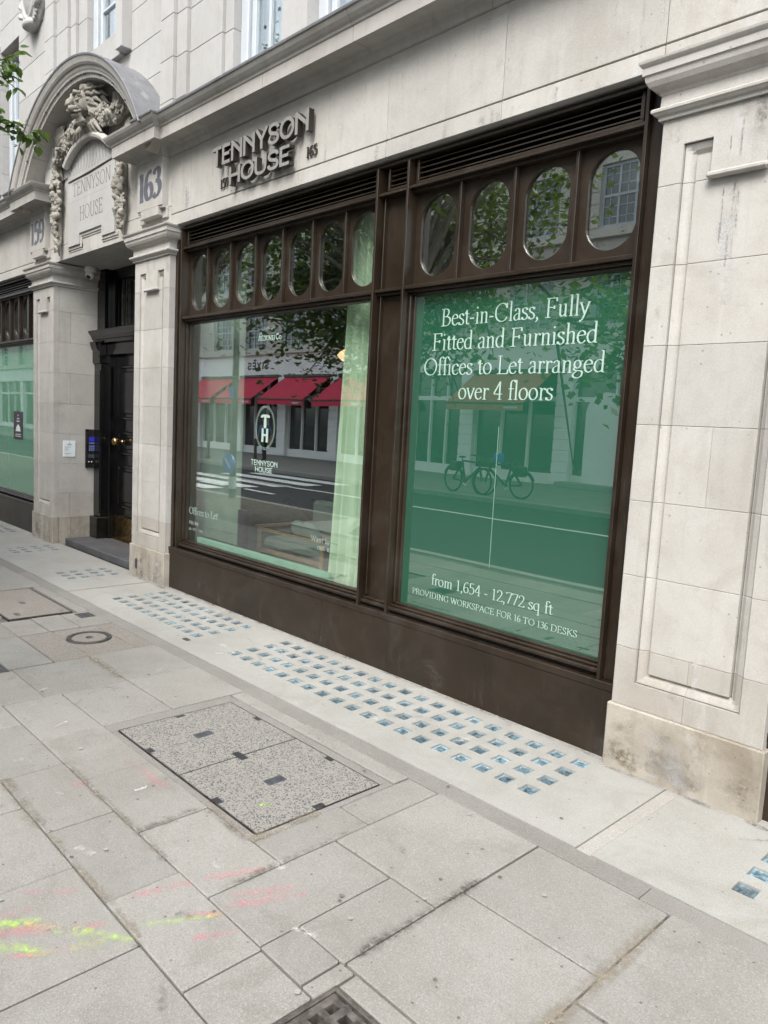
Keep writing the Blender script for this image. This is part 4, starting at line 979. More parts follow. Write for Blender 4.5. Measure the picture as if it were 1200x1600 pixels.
    for sx in (-1, 1):                                   # scrolled feathers and hanging drapery
        s = MB(); bx = AX+sx*.74; bz = 4.60
        for k in range(6): s.tube([(bx+sx*(-.09+.04*k), -.03, bz-.15), (bx+sx*(-.11+.045*k), -.09, bz-.03), (bx+sx*(-.08+.05*k), -.10, bz+.06), (bx+sx*(-.05+.05*k), -.05, bz+.09)], [.014, .022, .024, .010], 8)
        s.tube([(bx+sx*.14+.085*math.cos(t)*(1-t/14), -.07, bz-.1+.085*math.sin(t)*(1-t/14)) for t in np.linspace(0, 11, 30)], .017, 8)
        carve('scroll', s, 'stone_carved', root, .0048, .002)
        d = MB(); gx = AX+sx*.84
        for k in range(6): d.tube([(gx+sx*(.010*k-.02), -.04, 4.42), (gx+sx*(-.03+.022*k), -.065, 4.28), (gx+sx*(-.06+.034*k), -.055, 4.13)], [.010, .019, .022], 8)
        carve('drapery', d, 'stone_carved', root, .0055, .003)
lion(); random.seed(21)

# entrance: step, black door case, door
obj('door_step', MB().cbox(-9.14, -6.99, .095, .75, -.03, .055, .006), 'slate', bld)
dc = obj('door_case', MB().box(-9.127, -7.03, .66, .75, .055, 3.285), 'black_gloss', bld)
for s in (-1, 1):
    def X(a, b): return tuple(sorted((AX+s*a, AX+s*b)))
    xa = AX+s*.87; 
    for (a, b, y, z0, z1) in ((.86, 1.062, .44, .32, 2.18), (.84, 1.064, .39, .055, .32), (.80, .86, .52, .055, 2.42), (.85, 1.066, .415, 2.18, 2.42), (.875, 1.04, .43, .36, 2.10), (.84, 1.062, .47, 2.56, 3.285)):
        q = X(a, b); obj('door_pilaster', MB().cbox(q[0], q[1], y, .66, z0, z1, .006), 'black_gloss', dc)
    q = X(.88, 1.04); obj('console_bracket', MB().sweep([(-.1, 2.20), (.01, 2.20), (.03, 2.26), (.02, 2.31), (.05, 2.35), (.065, 2.40), (.07, 2.43), (-.1, 2.43)], [(q[1], .44), (q[0], .44)]), 'black_gloss', dc)
obj('transom_cornice', MB().sweep([(-.2, 2.42), (.05, 2.42), (.06, 2.455), (.07, 2.46), (.085, 2.50), (.11, 2.53), (.12, 2.545), (.12, 2.56), (-.2, 2.565)], [(-7.035, .48), (-9.125, .48)]), 'black_gloss', dc)
obj('door_head', MB().cbox(-8.9, -7.2, .50, .66, 2.28, 2.42, .006), 'black_gloss', dc)
obj('fanlight_frame', MB().cbox(-8.9, -8.80, .55, .66, 2.56, 3.285, .006).cbox(-7.32, -7.2, .55, .66, 2.56, 3.285, .006).cbox(-8.8, -7.32, .551, .66, 3.16, 3.285, .006).cbox(-8.8, -7.32, .551, .66, 2.56, 2.62, .006), 'black_gloss', dc)
fl = MB()
for x in (-8.72, -8.62, -8.55, -7.56, -7.49, -7.40): fl.cbox(x-.009, x+.009, .60, .625, 2.61, 3.17, .003)
fl.ring((AX, .612, 2.89), .27, .011, 'y', 36, 6)
for s in (-1, 1): fl.tube([(AX-.45, .612, 2.89-s*.27), (AX+.45, .612, 2.89+s*.27)], .009, 6)
obj('fanlight_bars', fl, 'iron', dc)
obj('fanlight_pane', MB().box(-8.8, -7.32, .630, .634, 2.6, 3.17), 'glass_dark', dc)
dr = obj('front_door', MB().cbox(-8.86, -7.26, .60, .66, .36, 2.28, .004), 'black_gloss', bld)
for (xa, xb) in ((-8.76, -8.14), (-7.98, -7.36)):
    for (za, zb) in ((.46, .98), (1.10, 1.38), (1.52, 2.16)):
        m = MB()
        for a in ((xa, xb, za, za+.035), (xa, xb, zb-.035, zb), (xa, xa+.035, za+.0352, zb-.0352), (xb-.035, xb, za+.0352, zb-.0352)): m.cbox(a[0], a[1], .582, .61, a[2], a[3], .008)
        obj('door_moulding', m, 'black_gloss', dr); obj('door_panel', MB().cbox(xa+.07, xb-.07, .590, .61, za+.07, zb-.07, .012), 'black_gloss', dr)
obj('kick_plate', MB().cbox(-8.85, -7.27, .592, .66, .075, .352, .004), 'brass', dr)
obj('threshold', MB().cbox(-8.9, -7.22, .56, .66, .05, .073, .005), 'brass', dr)
obj('door_knob', MB().lathe([(.038, .0), (.038, -.006), (.018, -.012), (.015, -.045), (.03, -.055), (.046, -.075), (.050, -.095), (.044, -.118), (.02, -.132), (.001, -.134)], (-8.66, .60, 1.258), 'y', 20), 'brass', dr, smooth=True)

# upper storey
uw = obj('upper_wall', MB().box(-14, -11.2, .014, .4, 4.1, 7.12), 'stone_mortar', bld)
ZU = [4.15, 4.33, 4.68, 5.03, 5.38, 5.73, 6.08, 6.43, 6.78, 7.13]
def wall_bay(xa, xb, cuts, y=0., yb=.22, zs=ZU, mat='stone_upper'):
    obj('wall_core', MB().box(xa+.006, xb-.006, y+.012, yb+.15, zs[0], zs[-1]), 'stone_mortar', uw)
    for k, (z0, z1) in enumerate(zip(zs, zs[1:])):
        c = [xa]+[q for q in (cuts if k % 2 else cuts[1:] if len(cuts) > 1 else []) if xa < q < xb]+[xb]
        for a, b in zip(c, c[1:]): obj('stone_block', MB().cbox(a+.0014, b-.0014, y, yb, z0+.0016, z1-.0016, .0025), mat, uw)
wall_bay(-14, -11.12, [-13.4, -12.5, -11.6])
wall_bay(-10.42, -9.33, [-9.80]); wall_bay(-9.33, -9.08, [], -.07); wall_bay(-9.08, -8.76, [], -.035); wall_bay(-8.76, -8.62, [], 0); wall_bay(-8.62, -8.40, [], .035)
wall_bay(-7.26, -6.53, [-6.81]); wall_bay(-6.53, -6.30, [], -.07); wall_bay(-6.30, -6.13, [], -.035); wall_bay(-6.13, -5.62, []); wall_bay(-5.62, -5.50, [], .03)
wall_bay(-4.80, -4.50, []); wall_bay(-3.75, -3.45, []); wall_bay(-2.70, -2.0, [-2.3]); wall_bay(-2.0, 3.9, [-1.2, -.3, .6, 1.5, 2.4, 3.2])
for (xa, xb, z0) in ((-8.40, -7.26, 5.03), (-11.12, -10.42, 4.40), (-5.50, -4.80, 4.28), (-4.50, -3.75, 4.28), (-3.45, -2.70, 4.28)):
    zl = [z for z in ZU if z < z0-.05]+[z0-.0]
    if z0 > 4.5: wall_bay(xa, xb, [(xa+xb)/2], .0, .3, zl)
    elif z0 > 4.2: wall_bay(xa, xb, [], .0, .3, [4.15, z0])
wall_bay(-11.12, -10.42, [], 0, .3, [6.18, 6.45, 6.78, 7.13])
# window sills with end blocks
for (xa, xb, z) in ((-8.1, -7.40, 5.03),):
    obj('window_sill', MB().cbox(xa, xb, -.055, .2, z, z+.23, .004), 'stone_upper', uw); obj('window_sill', MB().cbox(xb+.002, xb+.14, -.10, .05, z+.02, z+1.2, .004), 'stone_upper', uw)
obj('architrave', MB().cbox(-11.24, -11.125, -.03, .2, 4.4, 6.28, .004), 'stone_upper', uw)
def sash(xa, xb, za, zb, y=.17, bars=1):
    f = obj('sash_window', MB().cbox(xa, xa+.10, y, y+.12, za, zb, .006).cbox(xb-.10, xb, y, y+.12, za, zb, .006).cbox(xa+.1, xb-.1, y+.001, y+.12, zb-.08, zb, .006).cbox(xa+.1, xb-.1, y+.001, y+.12, za, za+.06, .006)
        .cbox(xa+.11, xa+.165, y+.03, y+.09, za+.06, zb-.08, .004).cbox(xb-.165, xb-.11, y+.03, y+.09, za+.06, zb-.08, .004), 'white_paint', bld)
    zm = (za+zb)/2
    obj('sash_rail', MB().cbox(xa+.165, xb-.165, y+.02, y+.08, zm-.03, zm+.03, .005), 'white_paint', f)
    obj('sash_rail', MB().cbox(xa+.165, xb-.165, y+.031, y+.089, za+.061, za+.13, .005), 'white_paint', f)
    xm = (xa+xb)/2
    for k in range(bars): obj('glazing_bar', MB().cbox(xm-.014, xm+.014, y+.035, y+.075, za+.12, zb-.08, .003), 'white_paint', f)
    zq = (za+zm)/2
    obj('glazing_bar', MB().cbox(xa+.165, xb-.165, y+.036, y+.074, zq+.05, zq+.078, .003), 'white_paint', f)
    for a, b in ((xa+.16, xm), (xm, xb-.16)): obj('pane', MB().box(a, b, y+.058, y+.061, za+.1, zb-.08), 'glass_upper', f)
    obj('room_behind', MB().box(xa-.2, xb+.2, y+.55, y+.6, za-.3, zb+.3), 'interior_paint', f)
    mb = MB(); n = 40; vs = []
    for i in range(n+1):
        x = xa+.05+(xb-xa-.1)*i/n; yy = y+.17+.014*math.sin(i*1.35)+.008*math.sin(i*.61); vs += [(x, yy, za+.02), (x, yy, zb-.1)]
    obj('net_curtain', mb.add(vs, [(2*i, 2*i+2, 2*i+3, 2*i+1) for i in range(n)]), 'net_curtain', f, smooth=True, fix=False)
sash(-8.40, -7.26, 5.24, 7.1, .10); sash(-11.12, -10.42, 4.44, 6.18, .10); sash(-5.50, -4.80, 4.27, 6.6, .10); sash(-4.50, -3.75, 4.27, 6.6, .10); sash(-3.45, -2.70, 4.27, 6.6, .10)
obj('wall_top', MB().cbox(-14, 3.9, -.02, .5, 7.13, 7.5, .01), 'stone_upper', uw)
def cartouche():
    random.seed(4); cx, cz = -9.80, 6.50
    c = carve('cartouche', MB().blob((cx, -.01, cz), (.24, .13, .40), 18, 14), 'stone_upper', bld, .012, .004)
    m = MB()
    for (ra, rb, yy, r) in ((.21, .36, -.085, .030), (.275, .43, -.055, .036), (.335, .455, -.02, .030)):
        m.tube([(cx+ra*math.sin(t), yy, cz-rb*math.cos(t)) for t in np.linspace(-PI, PI, 40)], r, 8)
    for s in (-1, 1):
        for k in range(5): m.tube([(cx+s*(.20+.03*k), -.10+.012*k, cz-.30+.11*k), (cx+s*(.28+.025*k), -.09+.012*k, cz-.26+.12*k), (cx+s*(.34+.015*k), -.04, cz-.16+.12*k)], [.014, .03, .012], 8)
    m.blob((cx, -.08, cz-.43), (.13, .08, .06), 12, 8)
    carve('scroll', m, 'stone_upper', c, .009, .004)
    b = MB()
    for k in range(17):
        t = -1.0+2.0*k/16; b.blob((cx+.305*math.sin(t), -.085+.02*abs(t), cz-.455*math.cos(t)), .021, 8, 6)
    obj('bead', b, 'stone_upper', c, smooth=True)
cartouche(); random.seed(31)

# ------------------------------------------------------------------ brown shopfronts
def stadium(cx, cz, w_, h_, n=36):
    r = w_/2; out = []
    for k in range(n):
        t = 2*PI*k/n; out.append((cx+r*math.cos(t), cz+(h_/2-r)*(1 if math.sin(t) >= 0 else -1)+r*math.sin(t)))
    return out
def oval_plate(x0, x1, z0, z1, cx, cz, w_, h_, y, th):
    """plate with a long oval opening cut through it"""
    inn = stadium(cx, cz, w_, h_); n = len(inn); out = []
    for (x, z) in inn:
        dx, dz = x-cx, z-cz; s = min(((x1-cx) if dx > 0 else (cx-x0))/max(abs(dx), 1e-9), ((z1-cz) if dz > 0 else (cz-z0))/max(abs(dz), 1e-9))
        out.append((cx+dx*s, cz+dz*s))
    for (kx, kz) in ((x0, z0), (x1, z0), (x0, z1), (x1, z1)):     # snap the nearest outer point on each corner
        i = min(range(n), key=lambda i: (out[i][0]-kx)**2+(out[i][1]-kz)**2); out[i] = (kx, kz)
    mb = MB(); vs = [(x, y, z) for x, z in out]+[(x, y, z) for x, z in inn]+[(cx+(x-cx)*.985, y+th, cz+(z-cz)*.99) for x, z in inn]
    return mb.add(vs, [(k, (k+1) % n, n+(k+1) % n, n+k) for k in range(n)]+[(n+k, n+(k+1) % n, 2*n+(k+1) % n, 2*n+k) for k in range(n)])
BP = 'brown_paint'
def shopfront(label, x0, x1, bays, mulls, panels):
    """x0..x1 between piers; bays = (xa, xb, ovals, glass material); mulls = (xa, xb) solid posts"""
    t = empty('shopfront', label, 'shopfront', (0, 0, 0), 'brown framed shopfronts')
    for a, b in zip(panels, panels[1:]): obj('base_panel', MB().cbox(a+.001, b-.001, 0, .1, 0, .345, .002), BP, t)
    obj('sill_cap', MB().cbox(x0, x1, -.004, .14, .345, .386, .003), BP, t)
    obj('shadow_gap', MB().box(x0, x1, .05, .16, .386, .414), 'dark_gap', t)
    obj('backing', MB().box(x0, x1, .137, .15, 3.06, 3.27), 'dark_gap', t); obj('backing', MB().box(x0, x1, .125, .15, .386, .44), 'dark_gap', t)
    ends = [x0]+[v for b in bays for v in b[:2]]+[x1]
    obj('head_rail', MB().cbox(x0, x1, .012, .14, 3.234, 3.250, .002), BP, t)
    obj('head_recess', MB().box(x0, x1, .055, .14, 3.252, 3.273), 'dark_gap', t)
    for (xa, xb, n, gm) in bays:
        # blades either side
        r = obj('bottom_rail', MB().cbox(xa, xb, .018, .12, .412, .432, .003).cbox(xa, xb, .045, .12, .4325, .446, .003).cbox(xa+.001, xb-.001, .070, .12, .4465, .460, .003), BP, t)
        obj('transom_rail', MB().cbox(xa, xb, .010, .12, 2.458, 2.480, .003).cbox(xa, xb, .035, .12, 2.440, 2.4575, .003).cbox(xa, xb, .060, .12, 2.428, 2.4395, .003).cbox(xa, xb, .045, .12, 2.4805, 2.490, .003), BP, t)
        obj('louvre_rail', MB().cbox(xa, xb, .008, .12, 3.062, 3.076, .002).cbox(xa, xb, .03, .12, 3.0765, 3.09, .002).cbox(xa, xb, .04, .12, 3.045, 3.0615, .002), BP, t)
        lf = obj('louvre_frame', MB().cbox(xa+.035, xb-.035, .038, .12, 3.092, 3.106, .002).cbox(xa+.035, xa+.055, .039, .12, 3.1065, 3.232, .002).cbox(xb-.055, xb-.035, .039, .12, 3.1065, 3.232, .002), BP, t)
        for k in range(4):
            z = 3.118+k*.030
            mb = MB(); vs = [(xx, yy, zz) for xx in (xa+.0555, xb-.0555) for yy, zz in ((.046, z), (.046, z+.007), (.105, z+.030), (.105, z+.024))]
            obj('louvre_blade', mb.add(vs, [(0, 1, 5, 4), (1, 2, 6, 5), (2, 3, 7, 6), (3, 0, 4, 7), (0, 3, 2, 1), (4, 5, 6, 7)]), BP, t)
        # main pane
        g = obj('window_pane', MB().box(xa+.040, xb-.03, .100, .106, .452, 2.434), gm, t)
        for (a, b) in ((xa+.012, xa+.026), (xb-.026, xb-.012)): obj('glazing_bead', MB().cbox(a, b, .055, .12, .46, 2.428, .003), BP, t)
        for (a, b) in ((xa+.026, xa+.042), (xb-.034, xb-.0262)): obj('glazing_bead', MB().cbox(a, b, .082, .12, .46, 2.428, .002), BP, t)
        # ovals
        pw = (xb-xa)/n
        for k in range(n):
            a, b = xa+k*pw, xa+(k+1)*pw; cx = (a+b)/2
            pl_ = obj('oval_panel', oval_plate(a+.004, b-.004, 2.488, 3.05, cx, 2.777, .283, .485, .088, .016), BP, t, fix=False)
            obj('oval_pane', MB().box(a+.02, b-.02, .105, .109, 2.5, 3.045), 'glass', pl_)
            if k: obj('divider_blade', MB().cbox(a-.009, a+.009, .052, .088, 2.4903, 3.0445, .002), BP, t)
    for (xa, xb) in mulls:
        obj('mullion_panel', MB().cbox(xa, xb, .075, .13, .414, 2.44, .002).cbox(xa, xb, .076, .13, 2.45, 3.062, .002), BP, t)
        for (a, b) in ((xa+.02, xa+.03), (xb-.03, xb-.02)): obj('mullion_step', MB().cbox(a, b, .045, .1, .46, 3.06, .002), BP, t)
        if xb-xa > .15:
            obj('bottom_rail', MB().cbox(xa, xb, .019, .12, .411, .432, .003).cbox(xa, xb, .046, .12, .4325, .446, .003), BP, t)
            obj('transom_rail', MB().cbox(xa, xb, .012, .12, 2.460, 2.478, .003).cbox(xa, xb, .035, .12, 2.442, 2.4575, .003), BP, t)
            obj('louvre_rail', MB().cbox(xa, xb, .009, .12, 3.060, 3.078, .002), BP, t)
            obj('louvre_frame', MB().cbox(xa+.05, xb-.03, .038, .12, 3.092, 3.106, .002).cbox(xa+.05, xa+.065, .039, .12, 3.1065, 3.232, .002), BP, t)
            for k in range(4): obj('louvre_blade', MB().cbox(xa+.066, xb-.03, .05, .10, 3.120+k*.03, 3.128+k*.03, .002), BP, t)
    for b in bays:
        for xx in b[:2]: obj('frame_blade', MB().cbox(xx-.009, xx+.009, 0.0, .09, .386, 3.233, .002), BP, t)
    obj('end_post', MB().cbox(x0, bays[0][0]-.0095, .04, .13, .387, 3.233, .002), BP, t); obj('end_post', MB().cbox(bays[-1][1]+.0095, x1, .04, .13, .387, 3.233, .002), BP, t)
    obj('end_post', MB().cbox(x0, x0+.05, .015, .1, .388, 3.232, .002), BP, t); obj('end_post', MB().cbox(x1-.05, x1, .02, .1, .388, 3.232, .002), BP, t)
    return t
sf = shopfront('wide brown metal shopfront with green lettered window and pale curtain in the centre', -6.34, -1.73, [(-6.215, -3.682, 7, 'glass'), (-3.405, -1.845, 4, 'glass_green')], [(-3.672, -3.415)], [-6.35, -4.062, -1.72])
sf2 = shopfront('brown shopfront with plain mint film window left of the entrance', -14.0, -9.79, [(-13.9, -12.69, 3, 'glass_mint'), (-12.41, -9.90, 7, 'glass_mint')], [(-12.68, -12.42)], [-14.0, -12.0, -9.785])
sf3 = shopfront('brown shopfront just beyond the big stone pier at right edge', -1.035, 1.70, [(-.92, 1.60, 7, 'glass')], [], [-1.03, .4, 1.70])

panes = {}
for t in (sf, sf2):
    ps = [c for c in t.children if c.name.startswith('window_pane')]; panes[t.name] = ps
pL, pG = panes[sf.name][0], panes[sf.name][1]
VY = .0985
for txt, a, b, z, h in (('Best-in-Class, Fully', -3.147, -2.123, 2.229, .100), ('Fitted and Furnished', -3.211, -2.060, 2.085, .100), ('Offices to Let arranged', -3.270, -2.005, 1.935, .100), ('over 4 floors', -2.976, -2.305, 1.790, .100)):
    text('lettering', txt, SERIF, a, b, z, h, VY, 'vinyl', pG, thin=.034, thick=.088)
text('lettering', 'from 1,654 - 12,772 sq ft', SERIF, -3.102, -2.200, .630, .064, VY, 'vinyl', pG, thin=.034, thick=.088)
text('lettering', 'PROVIDING WORKSPACE FOR 16 TO 136 DESKS', SERIF, -3.260, -2.040, .541, .036, VY, 'vinyl', pG, track=.04, thin=.045, thick=.10)
obj('film_seam', MB().box(-2.6531, -2.6522, .0970, .0995, .814, 1.635), 'pale_line', pG)
# left window graphics
mb = MB()
for rr in (.0, .012): 
    E_ = ell(-4.978, 1.543, .122+rr*.9, .162+rr, n=48); n_ = len(E_)-1
    E2 = ell(-4.978, 1.543, .1195+rr*.9, .1595+rr, n=48)
    mb.add([(p.x, VY, p.y) for p in E_[:-1]]+[(p.x, VY, p.y) for p in E2[:-1]], [(k, (k+1) % n_, n_+(k+1) % n_, n_+k) for k in range(n_)])
obj('oval_emblem', mb, 'vinyl', pL, fix=False)
text('emblem_letter', 'T', SERIF, -5.027, -4.930, 1.549, .090, VY, 'vinyl', pL, thin=.16, thick=.26); text('emblem_letter', 'H', SERIF, -5.028, -4.930, 1.437, .092, VY, 'vinyl', pL, thin=.16, thick=.24)
text('lettering', 'TENNYSON', SANS, -5.163, -4.792, 1.237, .044, VY, 'vinyl', pL, track=.12, weight=.16)
text('lettering', 'HOUSE', SANS, -5.100, -4.862, 1.185, .042, VY, 'vinyl', pL, track=.12, weight=.16)
text('lettering', 'PART OF', SANS, -5.042, -4.890, 2.313, .020, VY, 'vinyl', pL, track=.3, weight=.14)
text('lettering', 'fitzrovia', SERIF, -5.119, -4.885, 2.231, .055, VY, 'vinyl', pL, track=-.06, thin=.05, thick=.10, shear=.18); text('lettering', 'Co', SANS, -4.872, -4.800, 2.231, .046, VY, 'vinyl', pL, track=.05, weight=.16)
text('lettering', 'Offices to Let', SERIF, -6.150, -5.655, .716, .060, VY, 'vinyl_veiled', pL, thin=.05, thick=.11)
text('lettering', 'FROM', SERIF, -6.150, -5.98, .620, .028, VY, 'vinyl_veiled', pL, thin=.06, thick=.12); text('lettering', '16 TO 136', SERIF, -6.150, -5.90, .565, .022, VY, 'vinyl_veiled', pL, thin=.06, thick=.12)
text('lettering', 'Want to', SERIF, -4.336, -4.117, .727, .042, VY, 'vinyl_veiled', pL, track=.04, thin=.05, thick=.11); text('lettering', 'out m', SERIF, -4.254, -4.095, .673, .042, VY, 'vinyl_veiled', pL, track=.04, thin=.05, thick=.11)

# fascia sign
sign = empty('fascia_sign', 'raised grey metal letters TENNYSON HOUSE on the stone frieze above the shopfront', 'sign', (0, 0, 0))
def sign_line(txt, a, b, z, h):
    W = text_width(txt, SANS, .07); sx = (b-a)/W; cx = a
    for ch in txt:
        mb = MB(); glyph(mb, ch, SANS, cx, z, sx, h, lambda u, v, k: (u, -.095-k*.0003, v), lambda p: (p[0], -.050, p[2]), weight=.17)
        o = obj('letter', mb, ['sign_metal', 'sign_side'], sign)
        for p in o.data.polygons: p.material_index = 0 if abs(p.normal.y) > .7 and p.center.y < -.085 else 1
        mb2 = MB()
        gx = cx+SANS[ch][0]*sx*.5
        obj('letter_fixing', mb2.tube([(gx, -.055, z+h*.5), (gx, -.028, z+h*.5)], .005, 6), 'sign_side', o)
        cx += (SANS[ch][0]+.07)*sx
sign_line('TENNYSON', -5.558, -4.300, 3.590, .146); sign_line('HOUSE', -5.301, -4.508, 3.412, .134)
for txt, a, b, lab in (('159', -5.525, -5.405, 'small dark metal numerals 159 beside the word HOUSE on the frieze'), ('165', -4.395, -4.272, 'small dark metal numerals 165 right of the raised sign letters')):
    t = empty('number_sign', lab, 'house number', (0, 0, 0))
    W = text_width(txt, SERIF, .04); sx = (b-a)/W; cx = a
    for ch in txt:
        mb = MB(); glyph(mb, ch, SERIF, cx, 3.442, sx, .068, lambda u, v, k: (u, -.040-k*.0002, v), lambda p: (p[0], -.033, p[2]), thin=.09, thick=.15)
        obj('numeral', mb, 'sign_side', t); cx += (SERIF[ch][0]+.04)*sx

def wall_mark(x, z0, z1, wd, mat, y, parent, k=[0]):
    k[0] += 1; yy = y-.0005-.000006*k[0]; M = 8; vs = []; uv = []
    for i in range(M+1):
        t = i/M; xx = x+random.uniform(-.12, .12)*wd; e = 1 if 0 < i < M else .4
        vs += [(xx-wd*.5*e, yy, z0+(z1-z0)*t), (xx+wd*.5*e, yy, z0+(z1-z0)*t)]; uv += [(t, 0), (t, 1)]
    mb = MB().add(vs, [(2*i, 2*i+1, 2*i+3, 2*i+2) for i in range(M)]); mb.uv = uv
    return obj('wall_streak', mb, mat, parent, fix=False)
for _ in range(26):  # painted streaks: dirt drips and the letters' soft shade on the frieze
    x = random.uniform(-5.5, -4.35); wall_mark(x, 3.375+random.uniform(0, .03), 3.56+random.uniform(-.12, .06), random.uniform(.02, .06), 'stain_shade_grey', -.0282, fr)
for _ in range(46):
    x = random.uniform(-6.2, -.4); z = random.uniform(3.55, 3.87); wall_mark(x, z-random.uniform(.1, .3), z, random.uniform(.015, .05), random.choice(('stain_shade_grey', 'stain_pale', 'stain_pale')), -.0282, fr)
for _ in range(16):
    x = random.uniform(-6.2, -.9); wall_mark(x, 3.275, 3.30+random.uniform(0, .07), random.uniform(.02, .07), 'stain_shade_grey', -.0302, fr)
for x, z0, z1, wd, m_ in ((-1.376, 2.80, 2.96, .012, 'stain_dark'), (-1.42, 2.82, 2.90, .008, 'stain_dark'), (-1.395, 2.56, 2.74, .012, 'stain_dark'), (-1.44, 2.46, 2.70, .010, 'stain_dark'), (-1.375, 2.52, 2.68, .008, 'stain_dark'), (-1.405, 2.36, 2.50, .012, 'stain_dark'), (-1.41, 2.40, 2.95, .10, 'stain_pale'), (-1.40, 2.2, 2.6, .12, 'stain_pale')):
    wall_mark(x, z0, z1, wd, m_, -.0455 if z0 > 2.76 else -.0245, pr)
for _ in range(60):
    x = random.uniform(-1.70, -1.06); z = random.uniform(.35, 2.6); inn = -1.56 < x < -1.21 and .52 < z
    if abs(x+1.60) < .07 or abs(x+1.18) < .07: continue
    wall_mark(x, z, z+random.uniform(.04, .25), random.uniform(.02, .09), random.choice(('stain_pale', 'stain_shade_grey', 'stain_warm')), -.0235 if inn else -.0455, pr)
for pp, xa, xb in ((pr, -1.74, -1.02), (pd, -7.02, -6.33), (pl, -9.79, -9.13)):
    for _ in range(22):
        x = random.uniform(xa, xb); wall_mark(x, random.uniform(.0, .05), random.uniform(.08, .28), random.uniform(.05, .16), random.choice(('stain_warm', 'stain_warm', 'stain_shade_grey', 'stain_pale')), -.0605, pp)
for _ in range(40):
    x = random.uniform(-6.3, -1.8); wall_mark(x, random.uniform(.0, .06), random.uniform(.06, .22), random.uniform(.02, .16), random.choice(('stain_pale', 'stain_warm')) if False else 'splash_dust', 0.0, sf)
for x in (-6.2, -5.1, -4.12, -4.0, -2.9, -1.85):
    for z in (.05, .30): obj('fixing', MB().lathe([(.006, .002), (.006, -.0015), (.003, -.002), (.001, -.002)], (x, 0, z), 'y', 8), BP, sf)
for pp, xa, xb in ((pr, -1.72, -1.04), (pd, -7.0, -6.36)):
    for _ in range(12): x = random.uniform(xa, xb); wall_mark(x, random.uniform(2.86, 2.97), 3.03, random.uniform(.03, .10), 'stain_shade_grey', -.0455, pp) if abs(x-(xa+xb)/2) < .1 or abs(x-(xa+xb)/2) > .26 else None
# things fixed at the entrance
kp = empty('intercom_panel', 'black intercom panel with blue screen and lit keypad beside the front door', 'intercom', (-9.128, .40, 1.15))
obj('panel_body', MB().cbox(0, .038, -.068, .065, -.236, .232, .004), 'black_plastic', kp)
obj('screen', MB().cbox(.036, .0405, -.032, .036, .085, .140, .001), 'screen_blue', kp)
for i in range(3):
    for j in range(4): obj('key', MB().cbox(.036, .0415, -.032+i*.026, -.016+i*.026, .045-j*.024-(0 if j else -.012), .058-j*.024-(0 if j else -.012), .001), 'key_glow', kp)
obj('card_reader', MB().cbox(.036, .042, -.04, .03, -.115, -.075, .002), 'dark_plate', kp)
for i in range(2): obj('button', MB().lathe([(.010, 0), (.010, .006), (.006, .008), (.001, .008)], (.036, -.03+i*.035, -.165), 'x', 12), 'chrome', kp)
nb = empty('notice_plaque', 'small pale notice plate with dark heading on the entrance reveal', 'notice', (-9.128, .142, 1.14))
obj('plate', MB().cbox(0, .008, -.074, .074, -.096, .096, .002), 'notice_print', nb)
def ypr(a, b, z0, z1): return MB().box(.0078, .0088, a, b, z0, z1)
obj('printed_heading', ypr(-.025, .03, .044, .052), 'dark_plate', nb); obj('printed_heading', ypr(-.004, .006, .062, .074), 'dark_plate', nb)
for z in (.018, -.058): obj('printed_line', ypr(-.055, .02, z, z+.004), 'dark_plate', nb)
for z in (.002, -.012, -.026, -.076): obj('printed_line', ypr(-.055, -.01, z, z+.002), 'dark_plate', nb)
cm = empty('security_camera', 'white dome security camera under the entrance ceiling', 'security camera', (-8.99, .33, 3.285))
obj('mount', MB().lathe([(.068, 0), (.068, -.045), (.06, -.055), (.055, -.06), (.001, -.06)], (0, 0, 0), n=24), 'white_plastic', cm, smooth=False)
obj('housing', MB().blob((.012, -.012, -.088), (.055, .055, .055), 18, 12), 'white_plastic', cm, smooth=True)
obj('lens', MB().blob((.03, -.035, -.115), (.028, .028, .026), 12, 8), 'black_plastic', cm, smooth=True)
st = empty('window_poster', 'purple poster stuck inside the mint window left of entrance', 'poster', (-10.80, .098, 1.36))
obj('sheet', MB().box(-.178, .178, -.002, .0, -.187, .187), 'purple_print', st)
ar = MB().add([(-.10, -.0025, -.08), (.10, -.0025, -.08), (.07, -.0025, -.02), (.0, -.0025, .02), (-.07, -.0025, -.02)], [(0, 1, 2, 3, 4)])
obj('printed_motif', ar, 'vinyl_pale', st, fix=False)
for z, wd in ((.13, .02), (.085, .045), (.05, .06)): obj('printed_line', MB().box(-wd, wd, -.003, -.0022, z, z+.014), 'vinyl_pale', st)
for z in (-.125, -.15): obj('printed_line', MB().box(-.11, .11, -.003, -.0022, z, z+.008), 'vinyl_pale', st)

# ------------------------------------------------------------------ the room behind the glass
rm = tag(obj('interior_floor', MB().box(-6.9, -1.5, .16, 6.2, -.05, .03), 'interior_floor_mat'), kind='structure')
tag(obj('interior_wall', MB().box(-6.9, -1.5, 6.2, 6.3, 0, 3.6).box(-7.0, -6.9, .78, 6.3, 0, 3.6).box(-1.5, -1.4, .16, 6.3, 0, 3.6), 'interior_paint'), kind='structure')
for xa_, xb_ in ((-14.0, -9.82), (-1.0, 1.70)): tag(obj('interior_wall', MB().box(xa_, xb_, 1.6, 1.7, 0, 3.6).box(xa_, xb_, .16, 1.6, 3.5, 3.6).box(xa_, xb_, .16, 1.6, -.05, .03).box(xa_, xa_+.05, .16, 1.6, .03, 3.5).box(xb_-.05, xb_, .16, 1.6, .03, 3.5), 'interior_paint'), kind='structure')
tag(obj('interior_ceiling', MB().box(-6.9, -1.5, .16, 6.3, 3.5, 3.6), 'interior_paint'), kind='structure')
